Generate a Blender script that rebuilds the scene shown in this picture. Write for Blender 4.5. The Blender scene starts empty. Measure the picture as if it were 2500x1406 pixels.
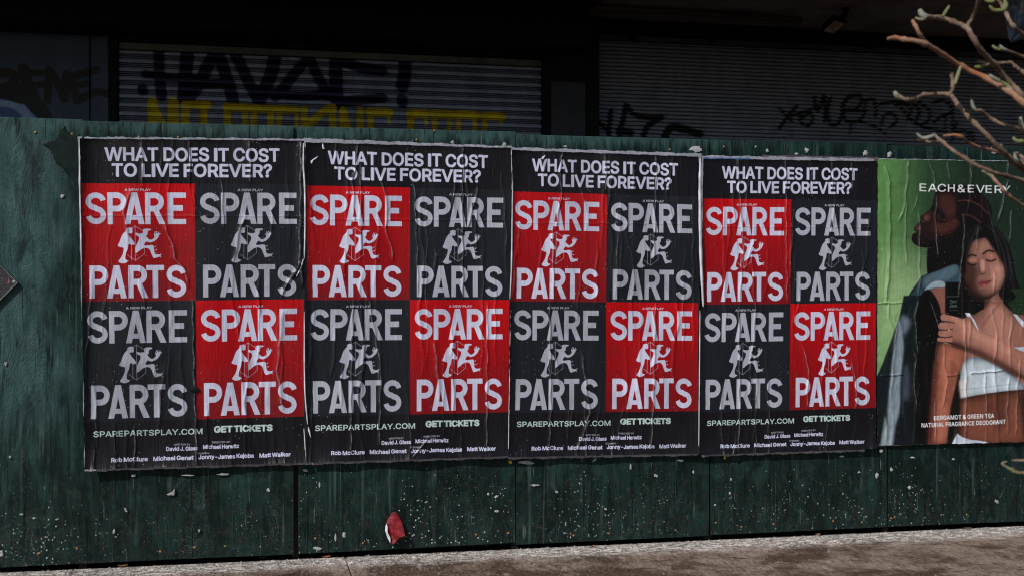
import bpy, math, random, json
import numpy as np
random.seed(7)
R = math.radians
SC = bpy.context.scene
C = SC.collection

# ------------------------------------------------------------------ camera
FPX, CX, HY = 2900.0, 1250.0, 726.0           # focal length in photo pixels, principal column, horizon row
TH = R(12.2)
CAM = np.array([-1.490, -6.892, 1.491])
cam_d = bpy.data.cameras.new('camera'); cam = bpy.data.objects.new('camera', cam_d); C.objects.link(cam)
cam.location = CAM; cam.rotation_euler = (R(90), 0, -TH)
cam_d.sensor_width = 36; cam_d.lens = FPX * 36 / 2500; cam_d.shift_y = 23 / 2500
cam_d.clip_start = 0.05; cam_d.clip_end = 500
cam_d.dof.use_dof = True; cam_d.dof.focus_distance = 7.0; cam_d.dof.aperture_fstop = 9.0
SC.camera = cam
# ------------------------------------------------------------------ sun and sky
SUN = np.array([-1.0, -0.9, 1.12]); SUN /= np.linalg.norm(SUN)
EL = math.asin(SUN[2]); AZ = math.atan2(SUN[0], SUN[1])
world = bpy.data.worlds.new('World'); SC.world = world; world.use_nodes = True
wn = world.node_tree; wn.nodes.clear()
sky = wn.nodes.new('ShaderNodeTexSky'); sky.sky_type = 'NISHITA'; sky.sun_disc = False
sky.sun_elevation = EL; sky.sun_rotation = AZ % (2 * math.pi)
bg = wn.nodes.new('ShaderNodeBackground'); bg.inputs[1].default_value = 0.068
wo = wn.nodes.new('ShaderNodeOutputWorld')
wn.links.new(sky.outputs[0], bg.inputs[0]); wn.links.new(bg.outputs[0], wo.inputs[0])
sl = bpy.data.lights.new('sun', 'SUN'); sl.energy = 3.3; sl.angle = R(0.53); sl.color = (1.0, 0.955, 0.90)
so = bpy.data.objects.new('sun', sl); C.objects.link(so)
from mathutils import Vector
so.rotation_euler = Vector(SUN).to_track_quat('Z', 'Y').to_euler()
SC.view_settings.view_transform = 'Standard'; SC.view_settings.look = 'None'
SC.view_settings.exposure = -0.20; SC.view_settings.gamma = 1.0; SC.view_settings.use_curve_mapping = False
SC.cycles.max_bounces = 6; SC.cycles.filter_width = 1.15

# ------------------------------------------------------------------ pixel -> place
RT = np.array([math.cos(TH), -math.sin(TH), 0]); FW = np.array([math.sin(TH), math.cos(TH), 0]); UP = np.array([0, 0, 1.0])
def ray(px, py): return RT * ((px - CX) / FPX) + FW - UP * ((py - HY) / FPX)
def W(px, py, Y=0.0):
    d = ray(px, py); t = (Y - CAM[1]) / d[1]; return CAM + d * t
def D(px, py, Z): return CAM + ray(px, py) * Z
def G(px, py, z=0.0):
    d = ray(px, py); t = (z - CAM[2]) / d[2]; return CAM + d * t

# ------------------------------------------------------------------ mesh helpers
def mesh(name, v, f, mat=None, smooth=False, uv=None):
    me = bpy.data.meshes.new(name)
    me.from_pydata([tuple(map(float, p)) for p in v], [], f)
    if smooth: me.polygons.foreach_set('use_smooth', [True] * len(me.polygons))
    if mat: me.materials.append(mat)
    me.update(); return me
def obj(name, me, parent=None, kind=None, label=None, cat=None, group=None, loc=None):
    o = bpy.data.objects.new(name, me); C.objects.link(o)
    if loc is not None: o.location = loc
    if parent: o.parent = parent
    if kind: o['kind'] = kind
    if label: o['label'] = label
    if cat: o['category'] = cat
    if group: o['group'] = group
    return o
class MB:
    def __init__(s): s.v = []; s.f = []
    def add(s, v, f):
        n = len(s.v); s.v += [tuple(p) for p in v]; s.f += [tuple(i + n for i in q) for q in f]
    def box(s, x0, x1, y0, y1, z0, z1, b=0.0):
        if b <= 0:
            s.add([(x, y, z) for x in (x0, x1) for y in (y0, y1) for z in (z0, z1)],
                  [(0, 1, 3, 2), (4, 6, 7, 5), (0, 4, 5, 1), (2, 3, 7, 6), (0, 2, 6, 4), (1, 5, 7, 3)])
        else:
            # front (y0) edges chamfered
            v = [(x0, y1, z0), (x1, y1, z0), (x1, y1, z1), (x0, y1, z1),
                 (x0, y0 + b, z0), (x1, y0 + b, z0), (x1, y0 + b, z1), (x0, y0 + b, z1),
                 (x0 + b, y0, z0 + b), (x1 - b, y0, z0 + b), (x1 - b, y0, z1 - b), (x0 + b, y0, z1 - b)]
            f = [(0, 3, 2, 1), (8, 9, 10, 11)]
            for i in range(4):
                j = (i + 1) % 4
                f += [(i, j, 4 + j, 4 + i), (4 + i, 4 + j, 8 + j, 8 + i)]
            s.add(v, f)
    def tube(s, pts, rad, n=8, cap=True):
        pts = [np.array(p, float) for p in pts]; m = len(pts)
        if not hasattr(rad, '__len__'): rad = [rad] * m
        v = []; prev = None
        for i in range(m):
            t = pts[min(i + 1, m - 1)] - pts[max(i - 1, 0)]; t /= (np.linalg.norm(t) + 1e-9)
            a = np.cross(t, [0, 1, 0]) if prev is None else prev - t * prev.dot(t)
            if np.linalg.norm(a) < 1e-4: a = np.cross(t, [1, 0, 0])
            a /= np.linalg.norm(a); b = np.cross(t, a); prev = a
            for k in range(n):
                w = 2 * math.pi * k / n; v.append(pts[i] + rad[i] * (a * math.cos(w) + b * math.sin(w)))
        f = [(i * n + k, i * n + (k + 1) % n, (i + 1) * n + (k + 1) % n, (i + 1) * n + k) for i in range(m - 1) for k in range(n)]
        if cap: f += [tuple(range(n))[::-1], tuple((m - 1) * n + k for k in range(n))]
        s.add(v, f)
    def mesh(s, name, mat, smooth=False): return mesh(name, s.v, s.f, mat, smooth)
def spline(pts, n=6):
    p = [np.array(q, float) for q in pts]; p = [2 * p[0] - p[1]] + p + [2 * p[-1] - p[-2]]; out = []
    for i in range(1, len(p) - 2):
        for k in range(n):
            t = k / n
            out.append(.5 * (2 * p[i] + (p[i + 1] - p[i - 1]) * t + (2 * p[i - 1] - 5 * p[i] + 4 * p[i + 1] - p[i + 2]) * t * t + (3 * p[i] - p[i - 1] - 3 * p[i + 1] + p[i + 2]) * t ** 3))
    return out + [p[-2]]
def closed(pts, n=4):
    p = [np.array(q, float) for q in pts]; m = len(p); out = []
    for i in range(m):
        a, b, c, d = p[i - 1], p[i], p[(i + 1) % m], p[(i + 2) % m]
        for k in range(n):
            t = k / n
            out.append(.5 * (2 * b + (c - a) * t + (2 * a - 5 * b + 4 * c - d) * t * t + (3 * b - a - 3 * c + d) * t ** 3))
    return out

# ------------------------------------------------------------------ print painter (ink laid down in numpy, no files)
def lin(c):
    c = np.array(c, float) / 255.0
    return np.where(c <= .04045, c / 12.92, ((c + .055) / 1.055) ** 2.4)
def ink(r, g, b, k=0.52): return lin((r, g, b)) / k
def gauss(a, s):
    if s < .3: return a
    n = int(math.ceil(2.6 * s)); k = np.exp(-.5 * (np.arange(-n, n + 1) / s) ** 2); k /= k.sum()
    for ax in (0, 1):
        p = [(0, 0), (0, 0)]; p[ax] = (n, n); b = np.pad(a, p, mode='edge'); o = np.zeros_like(a)
        for i, w in enumerate(k):
            o += w * (b[i:i + a.shape[0]] if ax == 0 else b[:, i:i + a.shape[1]])
        a = o
    return a
class Canvas:
    def __init__(s, x0, y0, x1, y1, w, h, col):
        s.x0, s.y0, s.kx, s.ky, s.w, s.h = x0, y0, w / (x1 - x0), h / (y1 - y0), w, h
        s.a = np.empty((h, w, 3)); s.a[:] = col
    def T(s, p): return np.array([((q[0] - s.x0) * s.kx, (q[1] - s.y0) * s.ky) for q in p], float)
    def comp(s, m, c0, r0, col, alpha, blur):
        m0 = m
        b = blur * s.kx; pad = int(2.6 * b) + 1 if b >= .3 else 0
        m = gauss(np.pad(m, pad), b) if pad else m
        c0 -= pad; r0 -= pad; h, w = m.shape
        ca, ra, cb, rb = max(0, c0), max(0, r0), min(s.w, c0 + w), min(s.h, r0 + h)
        if cb <= ca or rb <= ra: return
        m = m[ra - r0:rb - r0, ca - c0:cb - c0, None] * alpha
        t = s.a[ra:rb, ca:cb]; t += m * (np.array(col) - t)
    def fill(s, loops, col, alpha=1, blur=0, embolden=0, sh=None):
        L = [s.T(l) for l in loops]; allp = np.concatenate(L); e = embolden * s.kx
        c0, r0 = np.floor(allp.min(0) - 2 - e).astype(int); c1, r1 = np.ceil(allp.max(0) + 2 + e).astype(int)
        w, h = c1 - c0, r1 - r0
        if w * h > 3e7: return
        m = np.zeros((h, w))
        for sy in (.25, .75):
            for sx in (.25, .75):
                q = np.zeros((h, w), np.int16); xs = np.arange(w) + sx
                for P in L:
                    for (xa, ya), (xb, yb) in zip(P - (c0, r0), np.roll(P, -1, 0) - (c0, r0)):
                        if ya == yb: continue
                        sg = 1 if yb > ya else -1
                        i0 = max(0, int(math.ceil(min(ya, yb) - sy))); i1 = min(h, int(math.ceil(max(ya, yb) - sy)))
                        if i1 <= i0: continue
                        yy = np.arange(i0, i1) + sy; xc = xa + (yy - ya) * (xb - xa) / (yb - ya)
                        q[i0:i1] += (sg * (xs[None, :] < xc[:, None])).astype(np.int16)
                m += .25 * (q != 0)
        if e > 0: m = np.maximum(m, s._dist([np.vstack([P, P[:1]]) - (c0, r0) for P in L], h, w, e))
        s.comp(m, c0, r0, col, alpha, blur)
        if sh:      # modelling of a rounded form: shade gathers on the side away from the studio light
            scol, k, sg, dx, dy = sh; q = int(sg * s.kx * 2.6) + int(max(abs(dx), abs(dy)) * s.kx) + 2
            M = np.pad(m, q); gm = np.roll(gauss(M, sg * s.kx), (int(dy * s.kx), int(dx * s.kx)), (0, 1))
            s.comp(M * np.clip((1 - gm) * k, 0, 1), c0 - q, r0 - q, scol, 1, 0)
    def poly(s, pts, col, alpha=1, blur=0, smooth=False, sh=None):
        s.fill([closed(pts) if smooth else pts], col, alpha, blur, 0, sh)
    def _dist(s, lines, h, w, e):
        Y, X = np.mgrid[0:h, 0:w] + .5; best = np.full((h, w), 1e9)
        for P in lines:
            for a, b in zip(P[:-1], P[1:]):
                m = 2 + e
                i0, i1 = max(0, int(min(a[1], b[1]) - m)), min(h, int(max(a[1], b[1]) + m) + 1)
                j0, j1 = max(0, int(min(a[0], b[0]) - m)), min(w, int(max(a[0], b[0]) + m) + 1)
                if i1 <= i0 or j1 <= j0: continue
                x, y = X[i0:i1, j0:j1], Y[i0:i1, j0:j1]; d = b - a; L2 = d.dot(d) + 1e-9
                t = np.clip(((x - a[0]) * d[0] + (y - a[1]) * d[1]) / L2, 0, 1)
                dd = np.hypot(x - a[0] - t * d[0], y - a[1] - t * d[1])
                best[i0:i1, j0:j1] = np.minimum(best[i0:i1, j0:j1], dd)
        return np.clip(e - best + .5, 0, 1)
    def stroke(s, pts, width, col, alpha=1, blur=0, smooth=False):
        P = s.T(spline(pts) if smooth else pts); e = width * s.kx / 2
        c0, r0 = np.floor(P.min(0) - e - 2).astype(int); c1, r1 = np.ceil(P.max(0) + e + 2).astype(int)
        m = s._dist([P - (c0, r0)], r1 - r0, c1 - c0, e); s.comp(m, c0, r0, col, alpha, blur)
    def ell(s, cx, cy, rx, ry, col, alpha=1, blur=0, rot=0):
        c_, s_ = math.cos(rot), math.sin(rot)
        s.poly([(cx + rx * math.cos(t) * c_ - ry * math.sin(t) * s_, cy + rx * math.cos(t) * s_ + ry * math.sin(t) * c_) for t in np.linspace(0, 2 * math.pi, 28)[:-1]], col, alpha, blur)
    def text(s, txt, x0, x1, base, cap, col, face='b', bold=0, slope=0, space=0, alpha=1, track=0, shear=0, fit=False):
        g = GL[face]; adv = 0; items = []
        for ch in txt:
            if ch == ' ': adv += 190 + space; continue
            a, lp = g[ch]
            if ch == 'I': a, lp = 190, [[50, 0, 50, 509, 140 if face == 'b' else 118, 509, 140 if face == 'b' else 118, 0]]
            if ch == 'l': a, lp = 170, [[50, 0, 50, 530, 120, 530, 120, 0]]
            items.append((adv, lp)); adv += a + track
        adv -= track + 30
        if fit:
            lo = min(min(l[0::2]) for l in items[0][1]); adv = max(max(l[0::2]) for l in items[0][1]) - lo; items = [(-lo, items[0][1])]
        kx = (x1 - x0) / adv; ky = cap / 509.0
        for ad, lp in items:
            loops = []
            for l in lp:
                q = [(x0 + (ad + l[i] + shear * l[i + 1]) * kx, base - l[i + 1] * ky + slope * (ad + l[i]) * kx) for i in range(0, len(l), 2)]
                loops.append(q)
            s.fill(loops, col, alpha=alpha, embolden=bold)
    def image(s, name):
        a = np.clip(s.a, 0, 1); a = np.where(a <= .0031308, a * 12.92, 1.055 * a ** (1 / 2.4) - .055)
        im = bpy.data.images.new(name, s.w, s.h); px = np.ones((s.h, s.w, 4), np.float32); px[..., :3] = a[::-1]
        im.pixels.foreach_set(px.ravel()); im.update(); im.pack(); return im
# outlines of the letters printed on the posters
GL = json.loads(
    '{"b":{"-":[453,[[337,244,337,188,114,188,114,244]]],".":[188,[[83,-3,73,1,63,9,55,18,51,29,51,53,55,64,63,73,73,81,83,85,95,87,107,85,118,81,128,73,135,64,140,53,140,29,1'
    '35,18,128,9,118,1,107,-3]]],"?":[358,[[132,152,133,187,136,211,141,230,148,245,157,258,209,298,236,321,247,334,255,349,260,365,262,384,257,413,242,436,232,445,220,452,193'
    ',461,163,461,137,453,125,446,115,437,106,425,99,412,94,396,92,378,27,378,30,406,38,430,49,452,64,471,82,487,103,499,126,508,151,514,178,516,206,514,232,508,255,498,275,48'
    '6,292,470,306,451,316,430,322,407,324,382,322,356,316,332,306,311,292,292,275,276,219,235,204,216,196,192,194,177,194,152],[152,-3,141,1,131,9,124,18,120,29,118,41,120,53'
    ',124,64,131,73,141,80,152,85,176,85,196,73,203,64,208,53,208,29,203,18,196,9,186,1,176,-3]]],"A":[480,[[16,0,201,509,276,509,463,0,395,0,232,478,245,478,85,0],[110,142,11'
    '0,199,370,199,370,142]]],"B":[456,[[60,0,60,509,241,509,274,507,304,501,329,491,350,477,367,461,381,442,390,421,396,398,398,374,397,353,393,336,387,320,368,295,343,278,31'
    '5,267,315,262,331,260,347,254,363,245,378,234,391,220,402,203,411,184,416,161,418,136,416,111,410,88,400,67,386,48,368,31,344,18,317,8,284,2,247,0],[125,57,245,57,281,60,'
    '309,67,330,80,344,96,353,115,355,137,354,153,350,169,333,197,320,209,306,218,289,225,269,229,248,231,125,231],[125,285,238,285,273,290,288,296,302,304,314,314,323,326,330'
    ',340,335,355,336,372,333,393,326,412,313,429,294,442,270,449,240,452,125,452]]],"C":[510,[[267,-7,225,-3,186,7,150,25,119,49,92,79,70,115,53,157,44,203,40,254,44,305,53,3'
    '52,70,393,92,429,119,459,150,484,186,501,225,512,267,516,317,511,362,496,383,485,402,471,419,456,435,438,448,418,459,397,467,373,473,348,408,348,404,365,389,395,380,407,3'
    '44,437,330,444,300,453,267,456,237,453,209,445,184,432,161,414,141,391,125,364,113,332,106,295,103,254,106,213,113,177,125,145,141,117,161,94,184,76,210,63,237,56,267,53,'
    '300,56,330,65,344,72,369,90,404,144,408,160,473,160,467,135,459,112,448,91,435,71,420,53,383,24,363,13,317,-2,293,-6]]],"D":[502,[[219,0,96,0,96,57,215,57,254,60,288,68,3'
    '18,81,343,99,363,122,379,149,390,181,397,216,399,255,397,294,390,329,379,361,364,388,344,410,320,428,291,441,258,449,221,452,93,452,93,509,225,509,273,505,315,495,353,478'
    ',385,455,412,426,433,391,449,351,458,306,462,255,458,205,449,159,433,119,411,83,384,54,351,31,312,14,268,3],[125,509,125,0,60,0,60,509]]],"E":[419,[[60,0,60,509,372,509,3'
    '72,452,125,452,125,286,355,286,355,229,125,229,125,57,375,57,375,0]]],"F":[410,[[60,0,60,509,369,509,369,452,125,452,125,278,346,278,346,221,125,221,125,0]]],"G":[520,[[2'
    '69,-7,225,-3,185,7,149,25,118,49,91,79,69,116,53,157,43,203,40,254,43,305,53,352,69,393,91,429,117,459,149,484,184,501,223,512,265,516,291,514,316,510,340,504,384,483,403'
    ',469,421,453,436,436,449,416,460,395,468,373,474,349,408,349,378,406,368,417,344,436,330,443,300,453,265,456,236,453,209,445,183,432,160,414,141,392,125,364,113,332,106,2'
    '95,103,254,106,213,113,177,125,145,141,117,161,95,184,76,210,63,238,56,269,53,296,55,322,61,345,71,365,85,382,102,396,123,407,147,413,173,415,202,434,199,283,199,283,256,'
    '478,256,478,200,475,160,466,124,451,91,431,62,406,38,377,19,344,5,308,-4]]],"H":[517,[[60,0,60,509,125,509,125,289,392,289,392,509,457,509,457,0,392,0,392,232,125,232,125'
    ',0]]],"I":[300,[[31,0,31,57,118,57,118,452,31,452,31,509,269,509,269,452,183,452,183,57,269,57,269,0]]],"J":[396,[[185,-7,143,-2,106,11,75,33,52,63,38,100,33,145,33,173,9'
    '8,173,100,117,108,93,122,74,139,61,160,53,185,50,209,53,230,61,248,74,261,93,269,117,272,145,272,509,336,509,336,145,332,100,318,63,294,33,263,11,227,-2]]],"K":[467,[[104'
    ',145,104,216,364,509,448,509,231,276,228,276],[60,0,60,509,125,509,125,0],[372,0,188,259,228,309,449,0]]],"L":[393,[[60,0,60,509,125,509,125,57,361,57,361,0]]],"M":[628,['
    '[60,0,60,509,152,509,322,49,307,49,476,509,568,509,568,0,504,0,507,457,513,457,342,0,286,0,112,457,119,457,122,0]]],"N":[523,[[60,0,60,509,136,509,414,55,405,54,399,509,4'
    '63,509,463,0,387,0,108,452,119,454,125,0]]],"O":[533,[[267,-7,225,-3,186,7,150,25,119,49,92,79,70,115,53,157,44,203,40,254,44,305,53,352,70,393,92,429,119,459,150,484,186'
    ',501,225,512,267,516,309,512,348,501,384,484,415,459,442,429,464,393,480,352,490,305,493,254,490,203,480,157,464,115,442,79,415,49,384,25,348,7,309,-3],[267,53,296,55,324'
    ',63,349,76,372,94,392,116,408,144,420,176,428,213,430,254,428,295,420,332,408,365,392,392,372,415,349,433,324,446,296,453,267,456,237,453,210,445,184,433,161,415,142,392,'
    '125,364,113,332,106,295,103,254,106,213,113,176,125,144,142,117,161,94,184,76,210,63,237,55]]],"P":[445,[[60,0,60,509,235,509,272,506,305,499,332,487,356,471,375,452,390,'
    '430,400,404,407,377,409,348,407,318,400,291,390,265,375,243,356,223,332,207,305,195,272,188,235,186,109,186,109,242,233,242,257,244,279,248,297,256,312,266,324,279,333,29'
    '4,339,310,343,328,343,367,339,385,333,402,324,416,312,428,297,439,279,446,257,451,125,452,125,0]]],"Q":[533,[[245,159,313,159,468,-48,401,-48],[267,-7,225,-3,186,7,150,25'
    ',119,49,92,79,70,115,53,157,44,203,40,254,44,305,53,352,70,393,92,429,119,459,150,484,186,501,225,512,267,516,309,512,348,501,384,484,415,459,442,429,464,393,480,352,490,'
    '305,493,254,490,203,480,157,464,115,442,79,415,49,384,25,348,7,309,-3],[267,53,296,55,324,63,349,76,372,94,392,116,408,144,420,176,428,213,430,254,428,295,420,332,408,365'
    ',392,392,372,415,349,433,324,446,296,453,267,456,237,453,210,445,184,433,161,415,142,392,125,364,113,332,106,295,103,254,106,213,113,176,125,144,142,117,161,94,184,76,210'
    ',63,237,55]]],"R":[449,[[60,0,60,509,236,509,273,506,305,500,333,489,356,473,376,455,390,433,401,408,407,381,409,352,407,323,401,296,390,271,376,250,356,232,333,217,305,2'
    '06,273,200,236,198,96,198,96,255,258,256,280,260,298,267,313,276,325,287,334,300,340,316,344,333,344,371,340,389,334,405,325,419,313,430,298,440,258,451,125,452,125,0],[3'
    '53,0,230,229,303,229,428,0]]],"S":[447,[[224,-9,188,-7,156,-1,128,9,102,23,81,40,64,60,51,83,42,109,38,137,104,137,108,118,114,102,123,88,136,76,150,66,185,53,204,50,246,'
    '50,267,54,286,60,303,69,317,79,329,92,338,106,344,122,346,139,344,154,340,168,332,179,322,189,296,205,184,239,145,253,112,269,86,289,67,313,56,341,52,372,54,400,62,425,75'
    ',448,92,468,113,484,138,498,165,508,195,514,227,516,259,514,289,508,316,498,340,484,360,468,377,449,390,427,398,403,401,378,337,378,332,402,320,421,302,437,280,449,254,45'
    '6,225,459,185,454,167,448,152,440,139,430,129,418,121,405,117,391,115,376,117,359,122,345,131,334,142,324,155,315,312,264,344,248,359,238,384,213,395,198,402,180,407,161,'
    '408,139,406,112,399,87,386,64,370,43,349,25,323,11,294,0,261,-7]]],"T":[449,[[32,452,32,509,417,509,417,452,257,452,257,0,193,0,193,452]]],"U":[517,[[259,-8,220,-6,186,2,'
    '154,15,126,33,103,55,85,80,71,108,63,140,60,173,60,509,124,509,124,178,126,155,132,133,141,113,153,95,169,80,187,68,208,59,232,53,285,53,309,59,331,68,349,80,364,95,377,1'
    '13,385,133,391,155,393,178,393,509,457,509,457,173,454,140,446,108,433,80,414,55,391,33,363,15,332,2,297,-6]]],"V":[480,[[204,0,16,509,84,509,248,31,235,31,395,509,463,50'
    '9,278,0]]],"W":[686,[[155,0,16,509,82,509,197,40,189,40,306,509,380,509,497,40,488,40,603,509,670,509,530,0,455,0,336,475,350,475,230,0]]],"X":[474,[[18,0,217,284,217,236'
    ',29,509,104,509,243,292,232,292,374,509,446,509,259,239,259,287,456,0,382,0,230,231,244,231,91,0]]],"Y":[472,[[203,0,203,208,16,509,91,509,250,230,224,230,381,509,455,509'
    ',268,208,268,0]]],"Z":[438,[[42,0,42,46,341,476,348,454,40,452,40,509,397,509,397,462,97,33,90,54,399,57,399,0]]],"a":[389,[[160,-9,137,-7,115,-3,94,5,76,15,60,29,48,45,3'
    '8,63,32,84,30,108,32,128,36,146,43,161,53,174,64,184,125,211,257,231,271,240,275,272,272,285,267,297,260,307,240,322,227,327,212,330,178,330,163,327,100,274,41,291,51,313'
    ',64,331,79,346,95,358,114,368,133,375,173,383,271,369,300,350,312,336,322,320,330,301,335,278,337,251,337,0,277,0,277,52,272,52,242,16,215,1,199,-4],[170,45,192,47,211,51'
    ',228,59,242,68,254,80,263,93,270,108,274,122,276,138,276,190,267,184,134,159,112,147,103,139,97,130,93,118,93,93,96,82,109,64,119,57,142,48]]],"b":[424,[[229,-8,208,-7,18'
    '9,-3,172,4,147,21,118,59,112,59,112,0,53,0,53,509,114,509,114,319,118,319,137,346,171,373,188,379,207,383,229,384,259,382,287,374,313,361,335,342,354,320,370,293,381,261,'
    '388,227,390,189,388,151,381,116,370,84,355,57,336,34,313,16,288,3,260,-6],[220,47,242,49,262,55,279,66,294,80,306,97,316,117,323,139,327,163,327,215,323,239,316,261,307,2'
    '81,295,298,280,311,262,322,243,328,220,330,198,328,178,322,161,312,147,299,134,282,125,263,118,241,114,216,114,162,118,138,125,115,135,95,147,78,162,65,179,55,198,49]]],"'
    'c":[396,[[207,-8,174,-5,144,3,117,16,93,35,72,58,56,85,44,116,37,150,34,187,37,225,44,260,56,291,72,318,93,341,117,360,144,374,174,382,226,384,260,377,305,356,330,335,349'
    ',308,362,277,303,262,300,272,270,311,207,330,184,328,163,321,145,310,130,296,118,278,108,258,102,236,98,212,96,187,102,139,108,117,118,97,130,80,145,66,163,55,184,49,207,'
    '46,253,55,304,117,363,102,350,70,331,43,306,21,292,12,261,-1,244,-5]]],"d":[424,[[195,-8,165,-6,137,3,111,16,89,34,70,57,55,84,43,116,36,151,34,189,36,227,43,261,55,293,7'
    '0,320,89,342,112,361,137,374,165,382,196,384,218,383,237,379,253,373,306,319,311,319,311,509,372,509,372,0,313,0,313,59,307,59,266,12,236,-3,217,-7],[205,47,226,49,246,55'
    ',263,65,278,78,290,95,299,115,306,138,310,162,312,189,310,216,306,241,300,263,290,282,278,299,263,312,246,322,227,328,205,330,182,328,162,322,145,311,130,298,118,281,108,'
    '261,102,239,98,215,96,189,98,163,102,139,109,117,118,97,130,80,145,66,162,55,182,49]]],"e":[404,[[212,-8,177,-5,145,3,117,16,92,35,72,58,56,85,44,116,37,150,34,187,36,224'
    ',44,258,55,290,71,317,91,340,115,359,142,373,172,382,205,384,226,383,246,380,266,374,285,366,303,355,319,341,334,324,347,305,357,282,365,256,370,227,371,169,75,169,75,221'
    ',338,221,310,202,308,226,304,248,298,269,277,301,263,314,246,323,227,328,205,330,183,328,164,323,146,313,131,301,119,286,109,270,102,251,97,231,96,178,98,151,102,127,110,'
    '106,121,88,135,73,151,61,169,53,190,48,212,46,241,49,294,82,306,105,365,91,358,72,348,55,335,39,320,26,302,14,283,4,261,-3,237,-7]]],"f":[254,[[228,379,228,327,6,327,6,37'
    '9],[81,0,82,452,87,470,96,486,107,499,120,510,135,519,169,529,243,521,227,468,178,472,164,468,154,460,147,449,143,435,142,0]]],"g":[425,[[207,-151,156,-146,134,-140,114,-'
    '132,97,-122,82,-110,59,-84,51,-69,101,-41,142,-82,154,-88,169,-93,187,-96,207,-97,236,-95,261,-87,282,-75,298,-58,308,-34,311,-6,311,68,306,68,287,41,266,23,236,10,217,6,'
    '195,5,165,7,138,14,113,27,90,43,71,65,55,90,43,120,36,154,34,191,36,229,43,263,55,293,71,320,90,342,112,361,138,374,166,382,196,384,218,383,237,379,253,373,279,356,308,31'
    '9,313,319,313,379,372,379,372,-9,370,-40,363,-67,350,-90,334,-109,314,-124,291,-136,265,-144,237,-149],[205,59,227,61,246,66,264,75,278,87,290,103,300,121,307,142,311,166'
    ',311,219,307,242,300,264,291,283,279,299,264,312,247,322,227,328,205,330,182,328,163,322,145,312,130,298,118,282,109,262,102,241,98,218,96,193,98,167,102,144,109,123,118,'
    '104,131,88,145,76,163,66,183,61]]],"h":[410,[[114,0,53,0,53,509,114,509,114,287,102,287,116,319,132,344,152,362,175,374,200,382,227,384,252,383,275,377,295,369,313,356,32'
    '8,340,341,321,350,298,355,271,357,240,357,0,296,0,296,235,293,263,286,286,273,304,256,318,235,326,210,329,192,328,176,324,161,317,147,308,136,297,126,283,119,266,115,248]'
    ']],"i":[167,[[53,0,53,379,114,379,114,0],[73,444,63,448,54,455,47,463,43,472,41,483,43,494,47,504,54,512,63,518,73,522,84,524,95,522,105,518,114,512,121,504,125,494,125,4'
    '72,121,463,114,455,105,448,95,444]]],"j":[167,[[53,379,114,379,114,-30,112,-52,108,-72,102,-90,92,-106,80,-119,65,-129,47,-137,27,-141,-10,-143,-10,-87,18,-85,31,-80,40,-'
    '72,47,-61,51,-46,53,-29],[72,444,62,448,53,455,42,472,42,494,53,512,62,518,72,522,83,524,95,522,105,518,114,512,125,494,125,472,114,455,105,448,95,444]]],"k":[381,[[110,1'
    '37,110,212,121,212,284,379,360,379,184,199,177,199],[53,0,53,509,114,509,114,0],[294,0,148,186,191,229,372,0]]],"l":[189,[[112,0,91,8,74,20,62,37,55,59,53,84,53,509,114,5'
    '09,114,83,120,62,126,57,135,53,170,54,181,3]]],"m":[610,[[53,0,53,379,112,379,112,295,108,295,114,314,122,331,132,346,144,358,172,376,187,382,219,386,245,383,268,375,287,'
    '361,303,342,314,320,321,295,312,295,326,329,337,343,350,356,364,366,381,375,398,381,417,385,458,385,478,380,497,372,514,361,529,346,541,328,550,307,555,283,557,255,557,0,'
    '496,0,496,254,493,279,485,298,473,313,456,323,438,329,402,329,387,326,374,320,363,312,353,302,345,290,336,263,335,0,274,0,274,260,272,280,265,297,253,311,238,322,220,328,'
    '199,330,171,326,145,312,135,302,126,289,119,274,115,257,114,0]]],"n":[410,[[114,0,53,0,53,379,112,379,112,287,102,287,116,319,132,344,152,362,175,374,200,382,227,384,252,'
    '383,275,377,295,369,313,356,328,340,341,321,350,298,355,271,357,240,357,0,296,0,296,235,293,263,286,286,273,304,256,318,235,326,210,329,192,328,176,324,161,317,147,308,13'
    '6,297,126,283,119,266,115,248]]],"o":[415,[[207,-8,174,-5,144,3,117,16,93,35,72,58,56,85,44,116,37,150,34,187,37,225,44,260,56,291,72,318,93,341,117,360,144,374,174,382,2'
    '07,384,241,382,271,374,299,360,323,341,343,318,359,291,371,260,379,225,381,187,379,150,371,116,359,85,343,58,323,35,299,16,271,3,241,-5],[207,46,231,49,252,55,270,66,285,'
    '80,298,97,307,117,314,139,318,163,318,212,314,236,307,258,298,278,285,296,270,310,252,321,231,328,207,330,184,328,163,321,145,310,130,296,118,278,108,258,102,236,98,212,9'
    '6,187,102,139,108,117,118,97,130,80,145,66,163,55,184,49]]],"p":[424,[[53,-143,53,379,112,379,112,319,118,319,137,346,171,373,188,379,207,383,229,384,259,382,287,374,313,'
    '361,335,342,354,320,370,293,381,261,388,227,390,189,388,151,381,116,370,84,355,57,336,34,313,16,288,3,260,-6,229,-8,208,-7,189,-3,147,21,118,59,114,59,114,-143],[220,47,2'
    '42,49,262,55,279,66,294,80,306,97,316,117,323,139,327,163,327,215,323,239,316,261,307,281,295,298,280,311,262,322,243,328,220,330,198,328,178,322,161,312,147,299,134,282,'
    '125,263,118,241,114,216,114,162,118,138,125,115,135,95,147,78,162,65,179,55,198,49]]],"q":[424,[[372,-143,311,-143,311,59,306,59,266,12,236,-3,217,-7,195,-8,165,-6,137,3,'
    '111,16,89,34,70,57,55,84,43,116,36,151,34,189,36,227,43,261,55,293,70,320,89,342,112,361,137,374,165,382,196,384,218,383,237,379,253,373,307,319,313,319,313,379,372,379],'
    '[205,47,226,49,246,55,263,65,278,78,290,95,299,115,306,138,310,162,312,189,310,216,306,241,300,263,290,282,278,299,263,312,246,322,227,328,205,330,182,328,162,322,145,311'
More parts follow.
